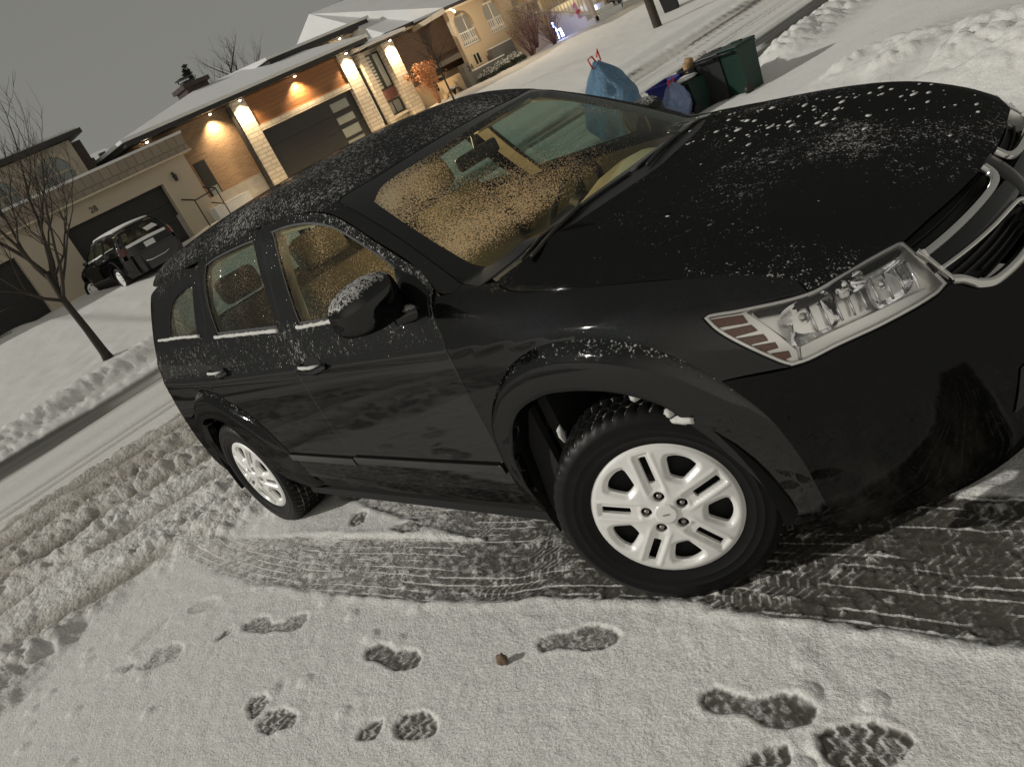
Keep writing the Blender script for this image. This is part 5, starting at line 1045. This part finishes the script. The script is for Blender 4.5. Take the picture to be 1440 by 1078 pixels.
# ------------------------------------------------------------------ neighbour's SUV
SUV = copy_tree(CAR); SUV.location = (-24.52, 5.72, .665); SUV.rotation_euler = (0, 0, math.pi); SUV.scale = (.96, .97, .90)
tag(SUV, 'black SUV with a snow-covered roof parked nose-in at the garage across the street', 'car')
for o in list(SUV.children):
    if o.type == 'LIGHT' or o.name.startswith('snow_flecks'): bpy.data.objects.remove(o)
panel('snow_cover', TOP, xy([(-1.2,-.50),(-1.9,-.56),(-3.3,-.55),(-3.50,-.40),(-3.52,0),(-3.50,.40),(-3.3,.55),(-1.9,.56),(-1.2,.50)]), M['snowfar'], SUV, off=-.03, depth=.035, sp=.06)
panel('snow_cover', BACK, yz([(-.60,1.02),(0,1.03),(.60,1.02),(.60,1.10),(0,1.12),(-.60,1.10)]), M['snowfar'], SUV, off=-.02, depth=.03, sp=.06)
panel('snow_cover', BACK, yz([(-.50,1.24),(-.15,1.22),(-.10,1.34),(-.42,1.36)]), M['snowfar'], SUV, off=-.02, depth=.03, sp=.06)
panel('snow_cover', SIDE, xz([(-.8,1.12),(-1.7,1.14),(-2.4,1.17),(-2.4,1.20),(-1.7,1.17),(-.9,1.16)]), M['snowfar'], SUV, off=-.012, depth=.015, mirror=True, sp=.06)
MB().tube([(-3.88,-.35,.50),(-3.90,-.2,.46),(-3.90,.2,.46),(-3.88,.35,.50)], .02, 8).build('chrome_trim', M['chrome'], SUV, True)
# ------------------------------------------------------------------ trees and shrubs
M['bark'] = simple('dark_bark', (.030,.024,.018), .9, nscale=30, namp=.3, bump=.004)
M['twig'] = simple('grey_twig', (.040,.031,.023), .9)
M['twigred'] = simple('purple_twig', (.16,.085,.075), .9, nscale=20, namp=.3)
M['leaf_orange'] = simple('dry_orange_leaf', (.50,.25,.12), .8, nscale=40, namp=.3)
M['needle'] = simple('dark_needles', (.016,.022,.014), .9, nscale=30, namp=.4)
M['hedgeleaf'] = simple('snow_dusted_leaf', (.045,.055,.035), .8, nscale=9, namp=.5)
M['wire'] = simple('wire', (.02,.02,.02), .5)
def limb(mb, p, d, L, r, rd, depth, up=.25, spread=.55, n=5, tips=None, kids=(2,4), shrink=.62):
    pts = [Vector(p)]; rs = [r]; d = Vector(d).normalized()
    for i in range(n):
        d = (d + Vector((rd.gauss(0,.13), rd.gauss(0,.13), rd.gauss(0,.08) + up*.18))).normalized(); pts.append(pts[-1] + d*L/n); rs.append(r*(1 - .62*(i+1)/n))
    mb.tube(pts, rs, 7 if r > .02 else 5 if r > .008 else 4, True)
    if depth <= 0:
        if tips is not None: tips += pts[2:]
        return
    for k in range(rd.randint(*kids)):
        t = rd.uniform(.35, 1.0); i = min(int(t*n), n-1); q = pts[i].lerp(pts[i+1], t*n-i); a = rd.uniform(0, 6.283)
        side = Vector((math.cos(a), math.sin(a), rd.uniform(-.1,.5))); nd = (d*(1-spread) + side*spread + Vector((0,0,up*.5))).normalized()
        limb(mb, q, nd, L*shrink*rd.uniform(.75,1.2), max(rs[i]*.58, .0035), rd, depth-1, up, spread, n, tips, kids, shrink)
    limb(mb, pts[-1], d, L*shrink, rs[-1]*.9, rd, depth-1, up, spread, n, tips, kids, shrink)
tr = empty('bare_tree', (-13.9, 1.5, .22), 0, 'leafless young tree with upswept branches on the snowy lawn in front of the stucco house', 'tree')
rd = random.Random(21); mb = MB(); mb.tube([(0,0,-.1),(.0,.0,.1),(.02,-.02,.6),(.0,-.05,1.15),(.03,-.03,1.7)], [.115,.080,.064,.057,.050], 10); mb.build('trunk', M['bark'], tr, True)
mb = MB()
for a, tilt, L, r, z in ((0.3,.55,1.25,.045,1.2),(1.5,.45,1.5,.052,1.45),(2.6,.65,1.2,.040,1.35),(3.7,.5,1.4,.046,1.55),(4.6,.8,1.3,.040,1.15),(5.5,.55,1.4,.045,1.65),(4.2,.2,1.6,.05,1.68),(.9,.9,1.1,.034,1.3),(1.9,.85,1.2,.034,1.5)):
    limb(mb, (.01,-.04,z), (math.cos(a)*tilt, math.sin(a)*tilt, 1-.35*tilt), L*1.2, r*.80, rd, 3, .42, .50, 5, None, (3,4), .60)
mb.build('crown', M['twig'], tr, True)
def small_tree(name, loc, h, label, cat, seed, mat='twig', r=.03, depth=2, clear=.35, group=None, kids=(2,4)):
    t = empty(name, loc, 0, label, cat, group); rd = random.Random(seed); mb = MB(); mb.tube([(0,0,-.1),(.01,0,h*.3),(.0,.02,h*.65),(.02,.0,h)], [r, r*.85, r*.55, r*.2], 7); mb.build('trunk', M['bark'], t, True)
    mb = MB()
    for k in range(9): z = h*(clear + (1-clear)*k/9*.95); a = k*2.4; limb(mb, (.005,.01,z), (math.cos(a)*.7, math.sin(a)*.7, .7), h*.34*(1.1-.6*k/9), r*.4, rd, depth, .3, .5, 4, None, kids, .6)
    mb.build('crown', M[mat], t, True); return t
small_tree('sapling', (-19.4,16.15,.72), 2.5, 'thin bare sapling in front of the brown brick wall of the porch house', 'tree', 5, r=.035, depth=1, clear=.4)
# orange-leaved shrub
def leafy(name, loc, label, h, w, seed, leafmat, twigmat='twig', nleaf=900, ls=.035, stem=.3, cat='shrub', group=None, top=.45, pts_n=26):
    t = empty(name, loc, 0, label, cat, group); rd = random.Random(seed); mb = MB(); tips = []
    for k in range(pts_n): a = rd.uniform(0,6.283); limb(mb, (rd.gauss(0,.04),rd.gauss(0,.04),-.05), (math.cos(a)*w*.6, math.sin(a)*w*.6, h), h*.62, .012, rd, 2, .25, .42, 4, tips, (1,2), .55)
    mb.build('branches', M[twigmat], t, True)
    if nleaf:
        lm = MB()
        for k in range(nleaf):
            q = Vector(rd.choice(tips))
            if q.z < h*top: continue
            q = q + Vector((rd.gauss(0,.05),rd.gauss(0,.05),rd.gauss(0,.05))); s = ls*rd.uniform(.6,1.4); u = Vector((rd.gauss(0,1),rd.gauss(0,1),rd.gauss(0,1))).normalized(); v = u.orthogonal().normalized()
            lm.add([q-u*s, q+v*s*.5, q+u*s, q-v*s*.5], [(0,1,2,3)])
        mk('leaves', lm.v, lm.f, M[leafmat], t, False)
    return t
leafy('orange_shrub', (-25.0,20.35,.98), 'orange shrub holding dry leaves between the lit stone pillar and the brick wall', 1.55, .55, 31, 'leaf_orange', 'leaf_orange', 1500, .05)
for i, (x, y, z, h, lb) in enumerate(((-24.0,25.3,.95,1.5,'large purple leafless bush below the porch arches, nearest the garden wall'),(-23.6,26.4,1.0,1.35,'purple leafless bush between the large bush and the blue lights'),(-24.4,26.2,1.2,1.9,'tall reddish bare bush rising in front of the porch balustrade'))):
    leafy('bare_bush', (x,y,z), lb, h, 1.2, 41+i, 'twigred', 'twigred', 900, .02, pts_n=46, group='bare bushes below the porch', top=.2)
for i, (x, y, z, lb) in enumerate(((-23.9,22.35,.88,'low snow-dusted evergreen shrub nearest the numbered wall'),(-23.95,23.3,.92,'middle one of the low snow-dusted evergreens along the garden wall'),(-24.0,24.2,.95,'low snow-dusted evergreen at the bush end of the garden wall'))):
    t = empty('low_evergreen', (x,y,z), 0, lb, 'shrub', 'low evergreens along the garden wall'); rd = random.Random(60+i); lm = MB(); sm_ = MB()
    for k in range(1500):
        a = rd.uniform(0,6.283); ph = rd.uniform(0,1)**.6*1.4; r0 = rd.uniform(.65,1.05); q = Vector((math.cos(a)*math.sin(ph)*.42*r0, math.sin(a)*math.sin(ph)*.58*r0, math.cos(ph)*.46*r0 + .03*math.sin(a*5+k%3))); u = (q.normalized() + Vector((rd.gauss(0,.5),rd.gauss(0,.5),rd.gauss(0,.5)))).normalized(); v = u.orthogonal().normalized(); s = rd.uniform(.03,.06)
        (sm_ if (q.z > .26 and rd.random() < .55) else lm).add([q-v*s*.4, q+u*s, q+v*s*.4, q-u*s*.6], [(0,1,2,3)])
    mk('foliage', lm.v, lm.f, M['hedgeleaf'], t, False); mk('snow_cover', sm_.v, sm_.f, M['snowfar'], t, False)
t = empty('frosted_plant', (-24.9,21.2,.95), 0, 'small drooping plant capped with snow at the foot of the stucco base wall', 'shrub'); rd = random.Random(71); mb = MB()
for k in range(40): a = rd.uniform(0,6.283); mb.tube([(0,0,0),(math.cos(a)*.12,math.sin(a)*.12,.32),(math.cos(a)*.28,math.sin(a)*.28,.22),(math.cos(a)*.34,math.sin(a)*.34,.05)], [.012,.010,.008,.004], 4)
mb.build('stems', M['twig'], t); mb = MB(); mb.add(*lump((0,0,.34), (.18,.18,.06), 4, 1.0)); mb.build('snow_cover', M['snowfar'], t, True)
def conifer(loc, h, w, seed, label):
    t = empty('evergreen_tree', loc, 0, label, 'tree'); rd = random.Random(seed); MB().tube([(0,0,0),(0,0,h*.97)], [.14,.02], 7).build('trunk', M['bark'], t, True); lm = MB()
    for k in range(190):
        f = rd.uniform(.05,1)**.8; z = h*f; a = rd.uniform(0,6.283); L = w*(1.04-f)*rd.uniform(.55,1.1); d = Vector((math.cos(a), math.sin(a), -.12))
        for j in range(26):
            q = Vector((0,0,z)) + d*L*rd.uniform(.1,1) + Vector((rd.gauss(0,.07),rd.gauss(0,.07),rd.gauss(0,.05))); u = (d + Vector((rd.gauss(0,.5),rd.gauss(0,.5),rd.gauss(0,.4)))).normalized(); v = u.orthogonal(); s = rd.uniform(.06,.13)
            lm.add([q-v*s*.3, q+u*s, q+v*s*.3], [(0,1,2)])
    mk('crown', lm.v, lm.f, M['needle'], t, False)
conifer((-44,34.6,1.2), 7.6, 2.2, 81, 'dark evergreen rising behind the roofs of the modern and porch houses')
conifer((-44,21.0,1.2), 7.2, 1.5, 82, 'dark evergreen top showing behind the brick chimney')
small_tree('background_tree', (-44,32.4,1.2), 6.6, 'bare tree beside the dark evergreen behind the roofs', 'tree', 91, r=.14, depth=2, clear=.45, kids=(3,4))
small_tree('background_tree', (-46,24.6,1.2), 6.9, 'faint bare tree top above the long snowy roof', 'tree', 92, r=.12, depth=2, clear=.5)
# ------------------------------------------------------------------ things on the right
M['pole'] = simple('weathered_wood', (.045,.038,.028), .9, nscale=14, namp=.3, bump=.004)
p = MB().tube([(0,0,-.3),(0,0,.3),(.03,0,3),(.04,.02,8.5)], [.15,.14,.13,.11], 14).build('utility_pole', M['pole'], None, True, 40); p.location = (-15.0,21.43,.15); tag(p, 'dark wooden pole on the snow by the far kerb, cut by the picture top', 'pole')
M['bin_green'] = simple('green_bin_plastic', (.005,.026,.017), .45, nscale=8, namp=.15)
M['bin_black'] = simple('black_bin_plastic', (.012,.012,.012), .5, nscale=8, namp=.15)
M['bin_blue'] = simple('blue_bin_plastic', (.022,.026,.20), .45)
M['bag_blue'] = None
def wheelie(name, loc, rz, w, d, h, mat, label, lid=True):
    t = empty(name, loc, rz, label, 'bin'); b = .78; mb = MB(); V = []
    for z, k in ((0, b), (h*.9, 1.0), (h*.9, 1.06), (h*.95, 1.06)): V += [(-d/2*k,-w/2*k,z),(d/2*k,-w/2*k,z),(d/2*k,w/2*k,z),(-d/2*k,w/2*k,z)]
    mb.add(V, [(3,2,1,0)] + [(4*i+j, 4*i+(j+1)%4, 4*i+4+(j+1)%4, 4*i+4+j) for i in range(3) for j in range(4)] + [(12,13,14,15)])
    for k in range(3): y = -w*.3 + w*.3*k; mb.box(d*.40, d*.455, y-.012, y+.012, h*.12, h*.8)
    mb.build('body', mat, t)
    if lid: MB().box(-d*.55,d*.56,-w*.55,w*.55,h*.955,h*1.0,.012).box(d*.15,d*.30,-w*.2,w*.2,h,h*1.03,.006).build('lid', mat, t)
    MB().tube([(-d*.5,-w*.36,h*.9),(-d*.68,-w*.36,h*.93),(-d*.68,w*.36,h*.93),(-d*.5,w*.36,h*.9)], .014, 8).build('handle', M['bin_black'], t, True)
    for s in (-1, 1): MB().tube([(-d*.40,s*w*.36,.06),(-d*.40,s*w*.46,.06)], .065, 14).build('wheel', M['bin_black'], t, True, 40)
    return t
wheelie('wheeled_bin', (-4.3,7.44,.0), 1.35, .38, .34, .62, M['bin_green'], 'green wheeled bin with a handle, the one nearest the snowbank')
wheelie('wheeled_bin', (-4.62,7.47,.0), 1.5, .36, .36, .61, M['bin_black'], 'black wheeled bin flecked with snow, beside the green wheeled bin')
wheelie('kerb_bin', (-4.95,7.30,.0), 1.2, .36, .34, .42, M['bin_green'], 'low dark green bin with snow on its lid, in front of the black bin')
sl_ = MB(); sl_.add(*lump((-4.97,7.28,.455), (.15,.17,.035), 5, 1.0)); s = sl_.build('snow_pile', M['snowfar'], None, True); tag(s, 'flat cap of snow lying on the lid of the low dark green bin', 'snow pile')
wheelie('wheeled_bin', (-16.5,24.7,.18), .5, .66, .6, 1.25, M['bin_black'], 'dark wheeled bin beyond the wooden pole, cut by the top of the picture')
tb = empty('tub', (-5.0,7.62,.32), 0, 'black open tub heaped with refuse, resting higher than the bins around it', 'tub'); mb = MB(); V = []
n = 20
for z, r in ((0,.20),(.20,.27),(.215,.29),(.225,.29),(.225,.265),(.03,.195)): V += [(math.cos(2*math.pi*k/n)*r*.85, math.sin(2*math.pi*k/n)*r*1.15, z) for k in range(n)]
mb.add(V, [(i*n+k, i*n+(k+1)%n, (i+1)*n+(k+1)%n, (i+1)*n+k) for i in range(5) for k in range(n)] + [tuple(range(n-1,-1,-1)), tuple(5*n+k for k in range(n))]); mb.build('body', M['bin_black'], tb, True, 40)
bx_ = wheelie('kerb_bin', (-5.05,7.66,.0), 1.0, .42, .36, .315, M['bin_black'], 'squat black bin almost hidden under the open tub', lid=False)
M['junk'] = simple('tan_waste', (.36,.22,.11), .7, nscale=20, namp=.3); M['junkw'] = simple('pale_waste', (.55,.52,.46), .7, nscale=20, namp=.2)
for i, (x, y, z, r, m, lb) in enumerate(((-4.98,7.36,.565,.055,'junk','round tan container at the near rim of the black tub'),(-5.0,7.47,.60,.060,'junk','larger tan container behind the rim one in the black tub'),(-5.02,7.72,.58,.05,'junkw','pale crumpled waste in the middle of the black tub'),(-5.0,7.84,.59,.045,'junkw','pale crumpled waste at the far rim of the black tub'))):
    mb = MB()
    if m == 'junk': mb.tube([(x,y,z-.06),(x+.01,y,z+.03),(x+.015,y,z+.055)], [r*.8,r,r*.8], 14)
    else: mb.add(*lump((x,y,z), (r,r*1.3,r), i+9, .9))
    q = mb.build('waste', M[m], None, True, 40); tag(q, lb, 'waste', 'refuse in the black tub')
bb = empty('recycling_bin', (-5.25,7.22,.05), 0, 'blue open recycling bin with a pale blue bag slumped over its side', 'bin'); mb = MB(); V = []
for z, k in ((0,.78),(.44,1.0),(.44,1.07),(.47,1.07),(.47,.95),(.05,.75)): V += [(-.17*k,-.24*k,z),(.17*k,-.24*k,z),(.17*k,.24*k,z),(-.17*k,.24*k,z)]
mb.add(V, [(3,2,1,0)] + [(4*i+j, 4*i+(j+1)%4, 4*i+4+(j+1)%4, 4*i+4+j) for i in range(5) for j in range(4)] + [(20,21,22,23)]); mb.build('body', M['bin_blue'], bb); MB().tube([(.17,-.1,.40),(.20,-.1,.40),(.20,.1,.40),(.17,.1,.40)], .012, 6).build('handle', M['bin_blue'], bb)
def bagmat(name, c1, c2):
    g = NG(name); n = g.noise(g.obj(), 9, 5, .65); return g.done(g.pr(Base_Color=g.mixc(n, c1, c2), Roughness=.28, Normal=g.bump(g.noise(g.obj(), 16, 5, .7), .05, 1.0), Transmission_Weight=.15))
M['bag_blue'] = bagmat('blue_bag_film', (.05,.13,.24), (.20,.36,.52)); M['bag_pale'] = bagmat('pale_bag_film', (.13,.20,.45), (.40,.48,.66)); M['tie'] = simple('red_tie', (.55,.035,.04), .4)
def bag(name, c, r, h, seed, mat, label, neck=True, rot=0):
    t = empty(name, c, rot, label, 'bag'); rd = random.Random(seed); ph = [rd.uniform(0,6) for _ in range(8)]; V = []; n = 48; m = 30
    for i in range(m+1):
        f = i/m; rad = (math.sin(min(f,.96)*math.pi*.92)**.55 if f < .5 else max(.10, (1-((f-.42)/.60)**2.2))) * r; z = h*f
        for k in range(n):
            a = 2*math.pi*k/n; w = 1 + .07*math.sin(3*a+ph[0]+f*4) + .05*math.sin(7*a+ph[1]-f*9) + .035*math.sin(13*a+ph[2]+f*16) + .03*math.sin(5*a-f*22+ph[3]); V.append((math.cos(a)*rad*w, math.sin(a)*rad*w, z + .02*math.sin(4*a+ph[4])*f))
    MB().add(V, [(i*n+k, i*n+(k+1)%n, (i+1)*n+(k+1)%n, (i+1)*n+k) for i in range(m) for k in range(n)] + [tuple(range(n-1,-1,-1)), tuple(m*n+k for k in range(n))]).build('film', M[mat], t, True, 50)
    MB().tube([(0,-.10*r/.39,h-.05),(0,-.13*r/.39,h+.08*r/.39),(.0,-.03,h+.09*r/.39),(0,.02,h-.02),(.01,.10*r/.39,h+.0),(0,.12*r/.39,h+.14*r/.39),(0,.06*r/.39,h+.05*r/.39)], .011, 6).build('tie', M['tie'], t, True); return t
bag('refuse_bag', (-5.5,6.34,-.02), .375, 1.17, 3, 'bag_blue', 'big translucent blue refuse bag with red drawstrings behind the car roof')
bag('refuse_bag', (-5.02,6.98,.0), .19, .50, 8, 'bag_pale', 'small pale blue bag with a red tie leaning on the blue recycling bin')
# Christmas decorations in front of the porch house
M['led'] = emit('blue_led', (.35,.45,1.0), 22.0); M['ledw'] = emit('white_led', (.85,.9,1.0), 18.0)
def figure(loc, sc, seed, label, mat='led'):
    t = empty('light_figure', loc, 0, label, 'decoration', 'lit garden figures'); rd = random.Random(seed); w = MB(); L = MB(); lines = [[(0,-.3,0),(0,-.25,.5),(0,-.2,.55)],[(0,.25,0),(0,.2,.5)],[(0,-.3,.5),(0,.3,.52)],[(0,-.2,.52),(0,-.35,.85),(0,-.48,.82)],[(0,.05,0),(0,.1,.5)],[(0,-.36,.86),(0,-.30,1.15)],[(0,-.36,.86),(0,-.45,1.12)]]
    for l in lines:
        l = [tuple(v*sc for v in q) for q in l]; w.tube(l, .012, 5)
        for a, b in zip(l[:-1], l[1:]):
            for k in range(5): q = Vector(a).lerp(Vector(b), k/5); L.add(*superq(q, (.022,.022,.022), 1, 8, 6))
    w.build('wire_frame', M['wire'], t); L.build('bulbs', M[mat], t, True)
    ld = bpy.data.lights.new('figure_light', 'POINT'); ld.energy = 5; ld.color = (.45,.5,1.0); ld.shadow_soft_size = .1; lo = bpy.data.objects.new('figure_light', ld); COL.objects.link(lo); lo.location = (.15,0,.45); lo.parent = t
figure((-23.6,27.0,1.1), .62, 1, 'small blue-white lit figure on the snow beside the purple bushes', 'led'); figure((-23.3,29.4,1.1), .7, 2, 'small blue-white lit figure on the snow beyond the striped pole', 'ledw')
cp = empty('striped_pole', (-23.3,28.2,.95), 0, 'pink and red pole wound with ribbon at the foot of the porch stairs', 'decoration'); MB().tube([(0,0,0),(0,0,1.15)], .07, 12).build('pole', simple('pink_pole', (.65,.30,.42), .5), cp, True, 40)
mb = MB(); mb.tube([(math.cos(a)*.075, math.sin(a)*.075, .1+a*.055) for a in np.linspace(0,18,60)], .022, 5).add(*superq((.08,0,.75), (.05,.16,.08), .8, 10, 8)); mb.build('ribbon', M['tie'], cp, True)
leafy('garden_shrub', (-23.0,30.8,1.05), 'small dark evergreen shrub by the far stairs of the porch house', .75, .5, 95, 'hedgeleaf', 'twig', 900, .05, top=.05)
leafy('garden_shrub', (-22.8,33.3,.95), 'dark shrub on the snow at the far end of the porch house', .8, .6, 96, 'hedgeleaf', 'twig', 900, .05, top=.05)
leafy('kerb_shrub', (-24.6,2.1,.75), 'clump of dark stems poking through the snow at the far left', .5, 1.0, 97, 'twig', 'twig', 0)
# walnut on the snow
M['nut'] = simple('walnut_husk', (.20,.14,.10), .9, nscale=160, namp=.5, bump=.003)
mb = MB(); mb.add(*lump((0,0,0), (.018,.017,.020), 77, 1.0, 3)); q = mb.build('walnut', M['nut'], None, True); q.location = (-.488,-1.328,.15); tag(q, 'small round brown walnut lying on the fresh snow between the shoe prints', 'walnut')
